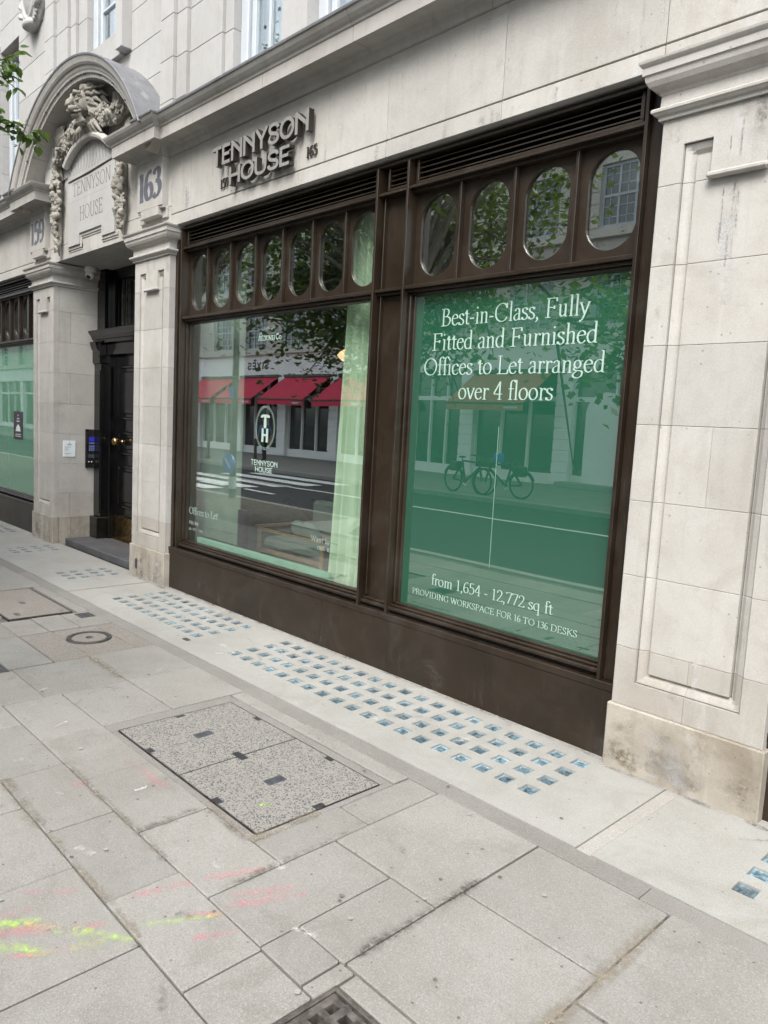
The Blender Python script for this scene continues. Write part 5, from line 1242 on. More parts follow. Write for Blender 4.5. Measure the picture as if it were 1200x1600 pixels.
tag(obj('interior_partition', MB().box(-3.62, -3.54, .15, 3.0, 0, 3.5), 'interior_paint'), kind='structure')
def curtain():
    mb = MB(); n, m = 90, 8; vs = []
    for j in range(m+1):
        t = j/m; z = .40+2.68*t; xa = -4.30+.125*t**.8; xb = -3.75
        for i in range(n+1):
            s = i/n; x = xa+(xb-xa)*s
            y = .245+(.046-.010*t)*math.sin(s*36+.7*math.sin(3*s))+.014*math.sin(s*83+2*t)
            vs.append((x, y, z+(.012*math.sin(s*9) if j == 0 else 0)))
    fs = [(j*(n+1)+i, j*(n+1)+i+1, (j+1)*(n+1)+i+1, (j+1)*(n+1)+i) for j in range(m) for i in range(n)]
    t = empty('curtain', 'pale green full length curtain gathered at the right of the clear window', 'curtain', (0, 0, 0))
    obj('drape', mb.add(vs, fs), 'curtain_cloth', t, smooth=True, fix=False)
    hm = MB(); hv = [(x, y-.006, z) for (x, y, z) in vs[:n+1]]+[(x, y-.006, z+.085) for (x, y, z) in vs[:n+1]]
    obj('hem', hm.add(hv, [(i, i+1, n+2+i, n+1+i) for i in range(n)]), 'curtain_cloth', t, smooth=True, fix=False)
    obj('rail', MB().tube([(-4.35, .235, 3.09), (-3.70, .235, 3.09)], .012, 8), 'black_plastic', t)
curtain()
tag(obj('display_plinth', MB().cbox(-6.06, -4.16, .135, .175, .425, .503, .003), 'mint_board'), 'long mint green board along the foot of the clear window', 'display board')
bn = empty('hanging_banner', 'tall pale grey green banner hung inside the left of the clear window', 'banner', (-6.0, .32, 0))
obj('cloth', MB().box(-.36, .36, -.004, .004, .47, 2.9), 'banner_cloth', bn); obj('hanging_bar', MB().cbox(-.38, .38, -.012, .012, 2.9, 2.93, .004), 'black_plastic', bn)
pq = empty('floor_box', 'dull mauve upright box standing behind the window banner', 'box', (-5.60, .30, 0))
obj('box_body', MB().cbox(-.05, .05, 0, .06, .42, .80, .004), 'purple_print', pq)
def armchair():
    t = empty('armchair', 'light wooden frame armchair with pale green cushions inside the clear window', 'armchair', (-5.42, 1.05, .03))
    W, D = .48, .34
    for x in (-W, W):
        obj('leg', MB().tube([(x, -D, 0), (x, -D, .56)], [.017, .022], 10), 'oak', t); obj('leg', MB().tube([(x, D, 0), (x*.98, D+.02, .60)], [.017, .022], 10), 'oak', t)
        obj('armrest', MB().cbox(x-.03, x+.03, -D-.05, D+.06, .555, .58, .008), 'oak', t)
    for y in (-D, D): obj('rail', MB().cbox(-W, W, y-.014, y+.014, .325, .365, .006), 'oak', t)
    for y in (-D,): obj('rail', MB().cbox(-W, W, y-.014, y+.014, .53, .556, .006), 'oak', t)
    obj('seat_cushion', MB().cbox(-W+.03, W-.03, -D+.02, D-.02, .365, .47, .03), 'cushion', t)
    obj('back_cushion', MB().cbox(-W+.03, W-.03, D-.08, D+.05, .47, .80, .03), 'cushion', t)
    for k in range(2): obj('scatter_cushion', MB().blob((-.25+.17*k, -.02, .53), (.13, .06, .12), 12, 8, .04, Matrix.Rotation(.5, 3, 'X')), 'cushion', t, smooth=True)
armchair()
pnd = empty('pendant_lamp', 'small glowing orange pendant lamp beside the pale curtain', 'lamp', (-4.93, .92, 2.19))
obj('lamp_shade', MB().lathe([(.001, .075), (.03, .07), (.09, .03), (.115, 0), (.09, -.03), (.03, -.07), (.001, -.075)], (0, 0, 0), n=24), 'lamp_shade_glow', pnd, smooth=True)
obj('cord', MB().tube([(0, 0, .07), (0, 0, 1.30)], .004, 6), 'black_plastic', pnd)
def tube_light():
    t = empty('ceiling_light', 'white strip light seen through the last oval pane', 'light', (-2.50, 2.0, 3.42))
    obj('fitting', MB().cbox(-.45, .45, -.04, .04, .03, .08, .006), 'white_plastic', t); obj('tube', MB().cbox(-.44, .44, -.03, .03, -.02, .03, .01), 'lamp_tube', t)
    return t
tube_light()
def lounge():
    t = empty('lounge_chair', 'dark sling lounge chair with a curved chrome rail behind the armchair', 'chair', (-6.2, 2.0, .03))
    for y in (-.28, .28):
        obj('chrome_rail', MB().tube([(-1.02, y, .34), (-.78, y, .62), (-.62, y, .70), (-.3, y, .52), (.0, y, .40), (.5, y, .33), (.7, y, .36)], .022, 10), 'chrome', t, smooth=True)
        obj('leg', MB().tube([(-.55, y, .64), (-.5, y, 0)], .014, 8), 'chrome', t); obj('leg', MB().tube([(.4, y, .34), (.45, y, 0)], .014, 8), 'chrome', t)
    vs = []
    for x, z in ((-1.0, .33), (-.62, .69), (-.3, .50), (0, .385), (.5, .315), (.7, .34)): vs += [(x, -.27, z), (x, .27, z), (x, -.27, z-.03), (x, .27, z-.03)]
    obj('sling', MB().add(vs, [f for i in range(5) for f in ((4*i, 4*i+1, 4*i+5, 4*i+4), (4*i+2, 4*i+6, 4*i+7, 4*i+3), (4*i, 4*i+4, 4*i+6, 4*i+2), (4*i+1, 4*i+3, 4*i+7, 4*i+5))]), 'black_plastic', t)
lounge()

# ------------------------------------------------------------------ people
def body(name, label, J, E, mats, loc, rotz=0):
    """one continuous skinned body from joints J = {name: (x,y,z,r)} and bones E, materials chosen by region(p)->index"""
    keys = list(J); me = bpy.data.meshes.new('body'); me.from_pydata([J[k][:3] for k in keys], [(keys.index(a), keys.index(b)) for a, b in E], [])
    tmp = bpy.data.objects.new('tmp_body', me); COL.objects.link(tmp)
    md = tmp.modifiers.new('skin', 'SKIN'); ss = tmp.modifiers.new('sub', 'SUBSURF'); ss.levels = 2; ss.render_levels = 2
    if not me.skin_vertices: 
        bm = bmesh.new(); bm.from_mesh(me); bm.verts.layers.skin.verify(); bm.to_mesh(me); bm.free()
    for k, sv in zip(keys, me.skin_vertices[0].data):
        sv.radius = (J[k][3], J[k][3]); sv.use_root = (k == 'pelvis')
    dg = bpy.context.evaluated_depsgraph_get(); dg.update()
    m2 = bpy.data.meshes.new_from_object(tmp.evaluated_get(dg)); bpy.data.objects.remove(tmp)
    for m in mats[0]: m2.materials.append(MATS[m])
    for p in m2.polygons: p.material_index = mats[1](p.center); p.use_smooth = True
    t = empty('person', label, 'person', loc); t.rotation_euler = (0, 0, rotz)
    o = bpy.data.objects.new('body', m2); COL.objects.link(o); o.parent = t
    hd = J['head']
    hb = MB(); hb.blob((hd[0], hd[1]+.018, hd[2]+.035), (.092, .105, .10), 14, 10, .01)
    obj('hair', hb, 'hair', t, smooth=True)
    fb = MB(); fb.blob((hd[0], hd[1]-.098, hd[2]-.01), (.014, .022, .022), 8, 6)
    obj('nose', fb, 'skin', t, smooth=True)
    for s in (-1, 1): obj('ear', MB().blob((hd[0]+s*.088, hd[1]+.01, hd[2]-.01), (.012, .022, .032), 8, 6), 'skin', t, smooth=True)
    return t
def hand(J, E, side, wrist, d, up):
    w_ = Vector(wrist); d = Vector(d).normalized(); u = Vector(up).normalized(); s = d.cross(u).normalized()
    J['palm'+side] = (*(w_+d*.07), .034); E.append(('wrist'+side, 'palm'+side))
    for k, (off, ln) in enumerate(((-.028, .070), (-.010, .082), (.010, .078), (.028, .062))):
        a = w_+d*.095+s*off; b = a+d*ln*.55-u*.008; c = b+d*ln*.4-u*.028
        for n_, p, r in (('a', a, .0105), ('b', b, .0095), ('c', c, .008)): J[f'f{side}{k}{n_}'] = (*p, r)
        E += [('palm'+side, f'f{side}{k}a'), (f'f{side}{k}a', f'f{side}{k}b'), (f'f{side}{k}b', f'f{side}{k}c')]
    a = w_+d*.04-s*.035; b = a+d*.045-s*.02
    J['t'+side+'a'] = (*a, .013); J['t'+side+'b'] = (*b, .010); E += [('palm'+side, 't'+side+'a'), ('t'+side+'a', 't'+side+'b')]
def pedestrian():
    J = {'pelvis': (0, 0, .93, .135), 'waist': (0, 0, 1.08, .125), 'chest': (0, .01, 1.28, .15), 'neck0': (0, .01, 1.43, .075), 'neck': (0, 0, 1.50, .055), 'head0': (0, -.01, 1.57, .075), 'head': (0, -.015, 1.63, .095), 'crown': (0, -.01, 1.70, .07)}
    E = [('pelvis', 'waist'), ('waist', 'chest'), ('chest', 'neck0'), ('neck0', 'neck'), ('neck', 'head0'), ('head0', 'head'), ('head', 'crown')]
    for s, g in ((-1, 'L'), (1, 'R')):
        st = .16*s
        J.update({'hip'+g: (.09*s, 0, .86, .10), 'knee'+g: (.10*s, -st*.6, .49, .065), 'ankle'+g: (.10*s, -st*.5+.06, .09, .042), 'toe'+g: (.11*s, -st*.5-.12, .035, .035),
                  'sh'+g: (.19*s, .01, 1.38, .065), 'elbow'+g: (.25*s, .05+st*.4, 1.10, .045), 'wrist'+g: (.25*s, -.06+st*.6, .86, .030)})
        E += [('pelvis', 'hip'+g), ('hip'+g, 'knee'+g), ('knee'+g, 'ankle'+g), ('ankle'+g, 'toe'+g), ('chest', 'sh'+g), ('sh'+g, 'elbow'+g), ('elbow'+g, 'wrist'+g)]
        hand(J, E, g, J['wrist'+g][:3], (0, -.2, -1), (0, 1, 0))
    def reg(p):
        if p.z > 1.47: return 2
        if abs(p.x) > .19 and p.z < 1.05: return 2
        return 0 if p.z > .90 else (3 if p.z < .07 else 1)
    body('person', 'pedestrian in blue shirt walking on the opposite pavement, mirrored behind the oval emblem', J, E, (['shirt_blue', 'shop_dark', 'skin', 'black_plastic'], reg), (-24.5, -13.4, 0), -PI/2)
pedestrian()
def sitter():
    J = {'pelvis': (0, 0, .50, .14), 'waist': (0, -.04, .64, .13), 'chest': (0, -.13, .85, .15), 'neck0': (0, -.22, .97, .075), 'neck': (0, -.26, 1.02, .055), 'head0': (0, -.30, 1.06, .075), 'head': (0, -.33, 1.10, .093), 'crown': (0, -.32, 1.17, .07)}
    E = [('pelvis', 'waist'), ('waist', 'chest'), ('chest', 'neck0'), ('neck0', 'neck'), ('neck', 'head0'), ('head0', 'head'), ('head', 'crown')]
    for s, g in ((-1, 'L'), (1, 'R')):
        J.update({'hip'+g: (.10*s, -.02, .48, .105), 'knee'+g: (.15*s, -.46, .50, .068), 'ankle'+g: (.15*s, -.42, .09, .043), 'toe'+g: (.16*s, -.58, .035, .036),
                  'sh'+g: (.20*s, -.14, .93, .068), 'elbow'+g: (.24*s, -.30, .68, .048), 'wrist'+g: (.12*s, -.46, .60, .032)})
        E += [('pelvis', 'hip'+g), ('hip'+g, 'knee'+g), ('knee'+g, 'ankle'+g), ('ankle'+g, 'toe'+g), ('chest', 'sh'+g), ('sh'+g, 'elbow'+g), ('elbow'+g, 'wrist'+g)]
        hand(J, E, g, J['wrist'+g][:3], (-.4*s, -.8, .0), (0, 0, 1))
    def reg(p):
        if p.z > 1.005 and p.y < -.2: return 1
        if p.y < -.42 and .53 < p.z < .68 and abs(p.x) < .2: return 1
        return 2 if p.z < .07 else 0
    body('person', 'person in denim clothes sitting bent forward inside the window', J, E, (['denim', 'skin', 'black_plastic'], reg), (-5.95, 2.35, .03), .5)
    s = empty('stool', 'low dark bench under the sitting person', 'bench', (-5.95, 2.37, .03))
    obj('seat', MB().cbox(-.4, .4, -.2, .25, .30, .36, .01), 'black_plastic', s)
    for x in (-.35, .35):
        for y in (-.15, .2): obj('leg', MB().cbox(x-.02, x+.02, y-.02, y+.02, 0, .30, .004), 'black_plastic', s)
sitter()

# ------------------------------------------------------------------ across the street (seen mirrored in the glass)
YB = -17.2
def opp_window(w_, h_):
    f = MB()
    for a in ((-w_/2, -w_/2+.09, 0, h_), (w_/2-.09, w_/2, 0, h_), (-w_/2+.09, w_/2-.09, 0, .09), (-w_/2+.09, w_/2-.09, h_-.09, h_), (-w_/2+.09, w_/2-.09, h_*.5-.04, h_*.5+.04)): f.box(a[0], a[1], -.08, 0, a[2], a[3])
    for k in (-1, 1): f.box(k*w_/6-.035, k*w_/6+.035, -.07, -.005, .09, h_-.09)
    for k in (-2, 0, 2): f.box(k*w_/6-.012, k*w_/6+.012, -.06, -.01, .09, h_-.09)
    for k in range(1, 6): f.box(-w_/2+.09, w_/2-.09, -.06, -.012, h_*k/6-.012, h_*k/6+.012)
    fr_ = obj('window', f, 'white_paint'); pn = obj('pane', MB().box(-w_/2+.05, w_/2-.05, -.045, -.035, .05, h_-.05), 'glass_dark', fr_)
    return fr_
proto = opp_window(1.7, 1.85); used = [False]
def opposite(label, x0, x1, wx, floors, mat):
    t = empty('street_building', label, 'building', (x0, YB, 0), 'buildings across the street')
    def P(n, mb, m, p=t):
        o = obj(n, mb, m); o.parent = p; o.matrix_parent_inverse = Matrix.Translation((-x0, -YB, 0)) if p is t else Matrix(); return o
    top = 13.2; mb = MB()
    xs = sorted([x0]+[v for c in wx for v in (c-.85, c+.85)]+[x1])
    for i in range(0, len(xs)-1, 2): mb.box(xs[i], xs[i+1], YB-.5, YB, 4.4, top)
    zs = [4.4]+[v for (a, h) in floors for v in (a, a+1.85)]+[top]
    for c in wx:
        for i in range(0, len(zs)-1, 2): mb.box(c-.85, c+.85, YB-.5, YB-.002, zs[i], zs[i+1])
    P('wall', mb, mat)
    # horizontal rustication joints as slim recess shadow lines in relief: courses laid proud
    cs = MB()
    for i in range(0, len(xs)-1, 2):
        z = 5.05
        while z < 12.6: cs.box(xs[i]+.0, xs[i+1]-.0, YB-.01, YB+.03, z+.02, z+.34); z += .36
    P('stone_courses', cs, mat)
    P('string_course', MB().box(x0, x1, YB-.1, YB+.28, 4.70, 4.98).box(x0, x1, YB-.1, YB+.2, 7.62, 7.82), mat)
    P('fascia', MB().box(x0, x1, YB-.1, YB+.08, 3.72, 4.70), 'opposite_white')
    P('parapet', MB().box(x0, x1, YB-.2, YB+.5, top, top+.5), mat)
    P('backing', MB().box(x0+.1, x1-.1, YB-.6, YB-.45, 0, top), 'shop_dark')
    for c in wx:
        for (a, h) in floors:
            o = copy_tree(proto, t) if used[0] else proto
            used[0] = True; o.parent = t; o.location = (c-x0, -.18, a); o.rotation_euler = (0, 0, PI)
    return t, P
b1, P1 = opposite('grey stone terrace across the street with red awnings and white fascia, mirrored in glass', -48, -20.6, [-46, -43, -40, -37, -34, -31, -28, -25, -22.4], [(5.0, 0), (7.95, 0), (10.6, 0)], 'opposite_stone')
b2, P2 = opposite('stone building across the street with rust coloured awning and arched doorway, mirrored in glass', -20.6, 8, [-18.6, -15.0, -11.9, -8.5, -5, -1.5, 2, 5.5], [(5.0, 0), (7.95, 0), (10.6, 0)], 'opposite_stone')
b3, P3 = opposite('long pale terrace far along the street, mirrored in the mint window', -110, -48.1, list(range(-108, -49, 4)), [(5.0, 0), (7.95, 0), (10.6, 0)], 'opposite_stone')
def shop_base(P, piers, x0, x1):
    for x in piers:
        P('pier', MB().cbox(x-.3, x+.3, YB-.1, YB+.06, 0, 3.72, .02), 'opposite_white')
        for k in range(10): P('pier_stone', MB().cbox(x-.31, x+.31, YB-.1, YB+.09, .05+.36*k, .38+.36*k, .01), 'opposite_white')
    xs = [x0]+list(piers)+[x1]
    for a, b in zip(xs, xs[1:]):
        if b-a < 1: continue
        f = P('shop_frame', MB().box(a+.3, b-.3, YB-.25, YB-.1, 0, .35).box(a+.3, b-.3, YB-.25, YB-.1, 2.7, 2.85), 'opposite_white')
        for x in np.linspace(a+.3, b-.3, 4): P('shop_mullion', MB().box(x-.035, x+.035, YB-.24, YB-.08, .35, 3.7), 'opposite_white')
        P('shop_pane', MB().box(a+.3, b-.3, YB-.22, YB-.2, .3, 3.72), 'glass_dark')
shop_base(P1, (-44.5, -40.4, -36.3, -32.3, -28.65, -24.85, -21), -48, -20.7)
shop_base(P2, (-17.4, -13.4, -8.5, -4, 1, 5), -20.4, 8)
shop_base(P3, tuple(range(-106, -50, 6)), -110, -48.2)
P2('doorway', MB().prism([(-12.6, 0), (-12.6, 2.3)]+[(-11.9+.7*math.cos(t), 2.3+.7*math.sin(t)) for t in np.linspace(PI, 0, 14)]+[(-11.2, 2.3), (-11.2, 0)], YB-.2, YB+.03), 'opposite_white')
P2('entrance_step', MB().cbox(-13.2, -10.8, YB, YB+.6, 0, .15, .01), 'concrete')
P2('downpipe', MB().tube([(-16.9, YB+.1, 4.9), (-16.9, YB+.1, 16)], .06, 8), 'shop_dark')
# shop name on the far fascia, reading away from us so the glass mirrors it
mb = MB(); cx = -29.75; W = text_width('SIXES', SANS, .2); sx = 1.75/W
for ch in 'SIXES':
    glyph(mb, ch, SANS, 0, 4.02, sx, .34, (lambda c0: (lambda u, v, k: (c0-u, YB+.085+k*.002, v)))(cx), lambda p: (p[0], YB+.081, p[2]), weight=.22); cx -= (SANS[ch][0]+.2)*sx
P1('shop_lettering', mb, 'shop_dark')
def awning(x0, x1, mat, label):
    yb, yf, zb, zf = YB+.1, -15.7, 3.62, 2.60
    t = empty('awning', label, 'awning', ((x0+x1)/2, yb, 3.6), 'shop awnings across the street')
    a, b = -(x1-x0)/2, (x1-x0)/2; dy, dz = yf-yb, zf-3.6
    obj('canopy', MB().add([(a, 0, .02), (b, 0, .02), (b, dy, dz), (a, dy, dz), (a, 0, -.01), (b, 0, -.01), (b, dy, dz-.03), (a, dy, dz-.03)], [(0, 1, 2, 3), (4, 7, 6, 5), (0, 4, 5, 1), (1, 5, 6, 2), (2, 6, 7, 3), (3, 7, 4, 0)]), mat, t)
    obj('front_bar', MB().cbox(a, b, dy-.02, dy+.06, dz-.09, dz-.031, .01), 'shop_dark', t)
    obj('valance', MB().box(a, b, dy+.02, dy+.04, dz-.28, dz-.091), mat, t)
    for x in (a+.2, b-.2): obj('folding_arm', MB().tube([(x, .0, -.5), (x, dy*.5, dz*.5-.3), (x, dy, dz-.06)], .025, 6), 'shop_dark', t)
    obj('cassette', MB().cbox(a-.05, b+.05, -.06, .06, .021, .15, .02), 'shop_dark', t)
    obj('valance_print', MB().box(b-.75, b-.2, dy+.041, dy+.044, dz-.22, dz-.15), 'white_paint', t)
for x0, x1, m, l in ((-32.1, -28.95, 'awning_red', 'red awning second from the left in the mirrored shop row'), (-28.4, -25.15, 'awning_red', 'red awning just behind the oval emblem in the mirrored shop row'), (-24.5, -21.3, 'awning_red', 'red awning nearest the pale curtain in the mirrored shop row'), (-35.7, -32.6, 'awning_red', 'red awning at the far left of the mirrored shop row'), (-39.6, -36.6, 'awning_red', 'red awning beyond the left window edge in the shop row'), (-17.1, -13.95, 'awning_rust', 'rust coloured awning mirrored in the green lettered window')):
    awning(x0, x1, m, l)

def bicycle(x, y, lab, yaw):
    t = empty('bicycle', lab, 'bicycle', (x, y, 0), 'parked bicycles'); t.rotation_euler = (0, 0, yaw)
    for s in (-.52, .52):
        wv = obj('wheel', MB().ring((s, 0, .34), .325, .026, 'y', 28, 6), 'tyre', t)
        sp = MB()
        for k in range(12): a = PI*k/6; sp.tube([(s, 0, .34), (s+.32*math.cos(a), 0, .34+.32*math.sin(a))], .002, 3, False)
        obj('spokes', sp, 'chrome', wv)
    bb, st_, hd_ = (-.08, 0, .29), (-.22, 0, .82), (.36, 0, .80)
    f = MB()
    for a, b in ((bb, st_), (bb, (.39, 0, .68)), (st_, hd_), ((-.52, 0, .34), bb), ((-.52, 0, .34), (-.2, 0, .76)), ((.52, 0, .34), (.36, 0, .85))): f.tube([a, b], .028, 6)
    obj('frame', f, 'bike_paint', t)
    obj('saddle', MB().blob((-.24, 0, .92), (.13, .06, .03), 10, 6), 'black_plastic', t); obj('seat_post', MB().tube([st_, (-.24, 0, .91)], .013, 6), 'chrome', t)
    obj('handlebar', MB().tube([(.34, -.28, 1.0), (.36, 0, .98), (.34, .28, 1.0)], .014, 6), 'black_plastic', t); obj('stem', MB().tube([(.36, 0, .82), (.355, 0, .98)], .013, 6), 'chrome', t)
    obj('mudguard', MB().tube([(-.52+.37*math.cos(t), 0, .34+.37*math.sin(t)) for t in np.linspace(.3, 2.8, 10)], .022, 6), 'bike_paint', t); obj('pannier', MB().cbox(-.62, -.30, -.10, .10, .55, .80, .03), 'black_plastic', t)
    obj('crank', MB().ring((-.08, -.03, .29), .09, .008, 'y', 18, 5), 'chrome', t)
bicycle(-12.45, -11.45, 'parked bicycle farther from the seam line, mirrored in the green window', .1); bicycle(-11.35, -11.5, 'parked bicycle with the light blue box, mirrored in the green window', PI-.12)
tag(obj('bike_box', MB().cbox(-11.62, -11.42, -11.6, -11.38, .86, 1.08, .03), 'sign_blue'), 'small blue box on the saddle of a mirrored bicycle', 'box')
def crossing_post(x, y):
    t = empty('crossing_post', 'tall dark street post with round blue sign, mirrored in the clear window', 'street post', (x, y, -.12))
    obj('pole', MB().tube([(0, 0, 0), (0, 0, 6.2)], [.075, .055], 12), 'iron', t)
    obj('sign_disc', MB().lathe([(.001, -.02), (.20, -.02), (.20, .02), (.001, .02)], (0, .10, .82), 'y', 24), 'sign_blue', t)
    obj('sign_arrow', MB().tube([(-.10, .125, .92), (.09, .125, .73)], .022, 6), 'white_paint', t)
    obj('white_sleeve', MB().tube([(0, 0, .30), (0, 0, .55)], .085, 14), 'white_paint', t)
    obj('small_sign', MB().cbox(-.09, .09, .06, .08, 2.15, 2.36, .01), 'sign_blue', t)
crossing_post(-13.1, -4.75)
def bollard(x, y, lab):
    t = empty('bollard', lab, 'bollard', (x, y, 0), 'bollards across the street')
    obj('post', MB().lathe([(.09, 0), (.09, .12), (.06, .16), (.055, .82), (.07, .84), (.07, .88), (.05, .94), (.001, .96)], (0, 0, 0), n=14), 'iron', t)
for i, x in enumerate((-27.5, -25.9, -22.6)): bollard(x, -11.7, ('slim black bollard on the far kerb, farthest left of the mirrored three', 'slim black bollard between two others on the far kerb, mirrored in glass', 'slim black bollard on the far kerb, mirrored closest to the pale curtain')[i])
bp_post = empty('blue_post', 'blue tubular barrier at left edge of the mirrored street', 'barrier', (-14.3, -4.35, 0))
obj('upright', MB().tube([(0, 0, 0), (0, 0, .95)], .03, 8), 'sign_blue', bp_post); obj('upright', MB().tube([(-.8, 0, 0), (-.8, 0, .95)], .03, 8), 'sign_blue', bp_post)
obj('top_rail', MB().tube([(-.8, 0, .95), (0, 0, .95)], .03, 8), 'sign_blue', bp_post); obj('mid_rail', MB().tube([(-.8, 0, .5), (0, 0, .5)], .022, 8), 'sign_blue', bp_post)

# ------------------------------------------------------------------ trees
def leaf_cloud(P, size, up=.6):
    n = len(P); nr = rng.normal(size=(n, 3)); nr[:, 2] = np.abs(nr[:, 2])+up; nr /= np.linalg.norm(nr, axis=1)[:, None]
    a = np.cross(nr, rng.normal(size=(n, 3))); a /= np.linalg.norm(a, axis=1)[:, None]; b = np.cross(nr, a)
    s = size*rng.uniform(.6, 1.3, n)[:, None]
    V = np.stack([P-a*s*.5, P+b*s*.32-nr*s*.06, P+a*s*.5, P-b*s*.32-nr*s*.06], 1).reshape(-1, 3)
    F = np.arange(4*n).reshape(-1, 4)
    me = bpy.data.meshes.new('crown'); me.vertices.add(4*n); me.vertices.foreach_set('co', V.ravel())
    me.loops.add(4*n); me.loops.foreach_set('vertex_index', F.ravel()); me.polygons.add(n); me.polygons.foreach_set('loop_start', np.arange(0, 4*n, 4)); me.polygons.foreach_set('loop_total', np.full(n, 4))
    me.update(); me.materials.append(MATS['leaf_green']); return me
def tree(label, base, fork, centre, radii, nclump, nleaf, size, seed, tr=.16, extra=()):
    r = np.random.default_rng(seed); random.seed(seed)
    t = empty('street_tree', label, 'tree', base)
    mb = MB(); mb.tube([(0, 0, 0), (.03, .02, fork*.5), (0, 0, fork)], [tr*1.25, tr, tr*.85], 12)
    limbs = MB(); pts = []; C0 = np.array(centre)-np.array(base)
    for k in range(nclump+len(extra)):
        d = r.normal(size=3); d /= np.linalg.norm(d); q = C0+d*np.array(radii)*r.uniform(.35, 1.0)
        if k >= nclump: q = np.array(extra[k-nclump])-np.array(base)
        st_ = Vector((0, 0, fork)); en = Vector(q); m = st_.lerp(en, .5)+Vector((0, 0, .35))
        lw = 1 if k < nclump else .12
        limbs.tube([st_, m, en], [tr*.33*lw, tr*.16*lw, .012*lw], 6)
        pts.append(q+r.normal(size=(nleaf, 3))*np.array([.55, .5, .38])*(1 if k < nclump else .55))
        for j in range(2):
            e2 = en+Vector(r.normal(size=3)*.5); limbs.tube([m.lerp(en, .5), e2], [.02, .006], 5)
    obj('trunk', mb, 'bark', t, smooth=True); obj('limbs', limbs, 'bark', t, smooth=True, fix=False)
    o = bpy.data.objects.new('crown', leaf_cloud(np.concatenate(pts), size)); COL.objects.link(o); o.parent = t
    return t
near = tree('leafy street tree by the kerb whose branch tips show at the left edge', (-6.75, -3.15, 0), 3.0, (-9.0, -4.75, 5.0), (4.0, 1.5, 2.6), 84, 170, .115, 3, extra=[(-3.95, -3.45, 2.55), (-3.75, -3.6, 2.95), (-4.3, -3.5, 3.05), (-4.1, -3.7, 2.3), (-6.4, -3.5, 2.95), (-5.95, -3.6, 3.15), (-6.3, -3.5, 2.5), (-6.6, -3.7, 3.3), (-8.2, -3.5, 2.85), (-8.8, -3.6, 3.0), (-9.2, -3.5, 3.25), (-8.5, -3.7, 3.45), (-7.9, -3.8, 3.35), (-8.0, -3.6, 2.55), (-7.2, -3.9, 3.9), (-6.5, -3.9, 4.1), (-5.9, -4.0, 4.2), (-5.5, -4.2, 4.5), (-7.9, -4.0, 3.9), (-8.7, -4.0, 3.9), (-9.5, -4.0, 3.9), (-10.3, -4.2, 4.0)])
tree('tall leafy tree standing farther along the near kerb, mirrored in the small oval panes', (-16.5, -5.6, 0), 4.2, (-16.5, -6.4, 7.8), (3.6, 2.6, 3.0), 60, 130, .14, 5)
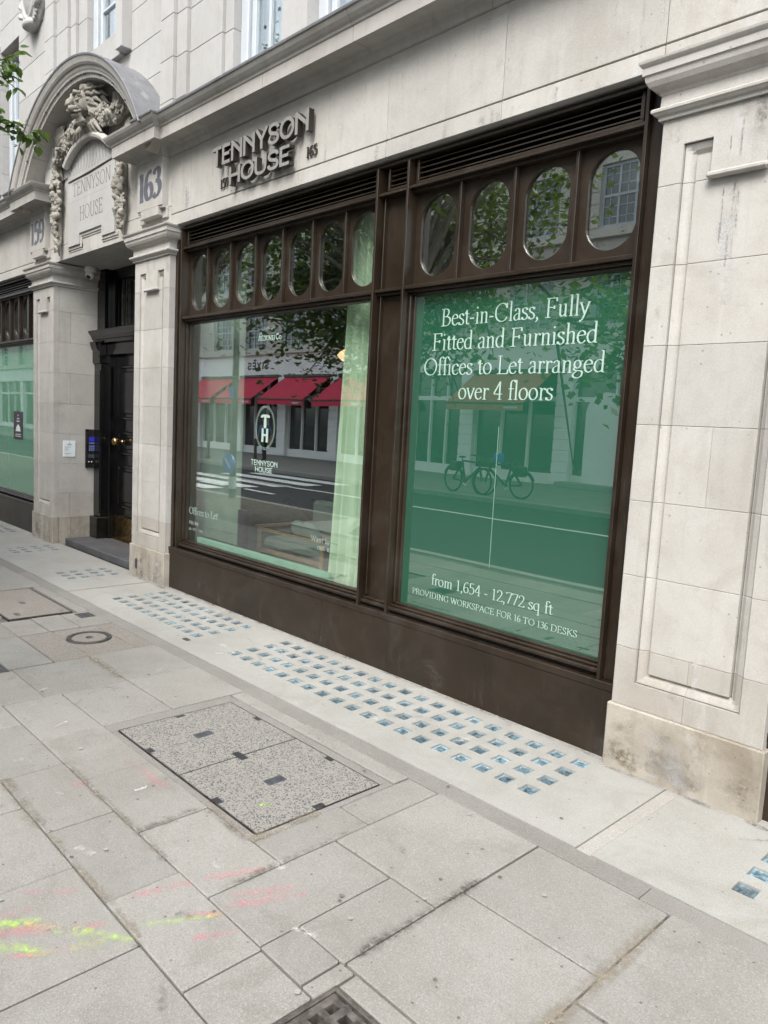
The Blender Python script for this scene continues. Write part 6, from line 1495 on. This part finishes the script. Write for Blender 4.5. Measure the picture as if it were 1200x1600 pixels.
# the twigs with leaves that reach into the picture: each leaf a part
def twigs():
    me = bpy.data.meshes.new('leaf'); s = 1
    me.from_pydata([(0, 0, 0), (.3, .26, .05), (.65, .25, .05), (1, 0, -.06), (.65, -.25, .05), (.3, -.26, .05), (.35, 0, 0), (.68, 0, -.01)], [], [(0, 6, 1), (1, 6, 7, 2), (2, 7, 3), (0, 5, 6), (5, 4, 7, 6), (4, 3, 7)])
    me.materials.append(MATS['leaf_green'])
    A = [(-5.36, -1.72, 3.75), (-5.34, -1.69, 3.77), (-5.37, -1.69, 3.7), (-5.37, -1.66, 3.67), (-5.39, -1.65, 3.63), (-5.37, -1.62, 3.63), (-5.38, -1.72, 3.7), (-5.4, -1.72, 3.65), (-5.46, -1.7, 3.47), (-5.46, -1.68, 3.46), (-5.48, -1.69, 3.42), (-5.47, -1.66, 3.41), (-5.44, -1.64, 3.46), (-5.45, -1.6, 3.4), (-5.44, -1.57, 3.4), (-5.47, -1.63, 3.37), (-5.43, -1.54, 3.4), (-5.45, -1.56, 3.37), (-5.41, -1.49, 3.42), (-5.4, -1.47, 3.43), (-5.42, -1.48, 3.39), (-5.47, -1.59, 3.33), (-5.43, -1.48, 3.35), (-5.43, -1.59, 3.45), (-5.29, -1.62, 3.85), (-5.31, -1.66, 3.82), (-5.35, -1.71, 3.78), (-5.34, -1.66, 3.75), (-5.36, -1.64, 3.68), (-5.42, -1.74, 3.44), (-5.42, -1.75, 3.72), (-5.45, -1.76, 3.48), (-5.44, -1.52, 3.385), (-5.44, -1.50, 3.41), (-5.45, -1.61, 3.43), (-5.46, -1.65, 3.44), (-5.46, -1.71, 3.44)]
    off = Vector((-6.75, -3.15, 0)); random.seed(5)
    for p in A:
        for j in range(3):
            o = bpy.data.objects.new('leaf', me); COL.objects.link(o); o.parent = near
            o.location = Vector(p)-off+Vector((random.uniform(-.02, .02), random.uniform(-.02, .02), random.uniform(-.02, .02))); sc = random.uniform(.05, .085)
            o.scale = (sc, sc, sc); o.rotation_euler = (random.uniform(-.9, .9), random.uniform(-.5, 1.1), random.uniform(0, 6.28))
    tw = MB()
    for path in (((-6.3, -2.6, 3.75), (-5.75, -2.0, 3.45), (-5.48, -1.70, 3.39), (-5.44, -1.57, 3.385), (-5.41, -1.48, 3.39)), ((-6.3, -2.6, 3.75), (-5.7, -2.0, 3.72), (-5.4, -1.72, 3.69), (-5.38, -1.64, 3.64)), ((-5.7, -2.0, 3.72), (-5.38, -1.74, 3.74), (-5.33, -1.67, 3.755)), ((-5.7, -2.0, 3.72), (-5.37, -1.72, 3.78), (-5.30, -1.63, 3.84)), ((-5.75, -2.0, 3.45), (-5.48, -1.72, 3.45), (-5.45, -1.63, 3.44))):
        tw.tube([Vector(p)-off for p in path], [.004*(1-i/len(path))+.0018 for i in range(len(path))], 5)
    tw.tube([Vector((-6.75, -3.15, 3.0))-off, Vector((-6.3, -2.6, 3.75))-off], [.012, .005], 6)
    obj('twig', tw, 'bark', near, smooth=True)
twigs()
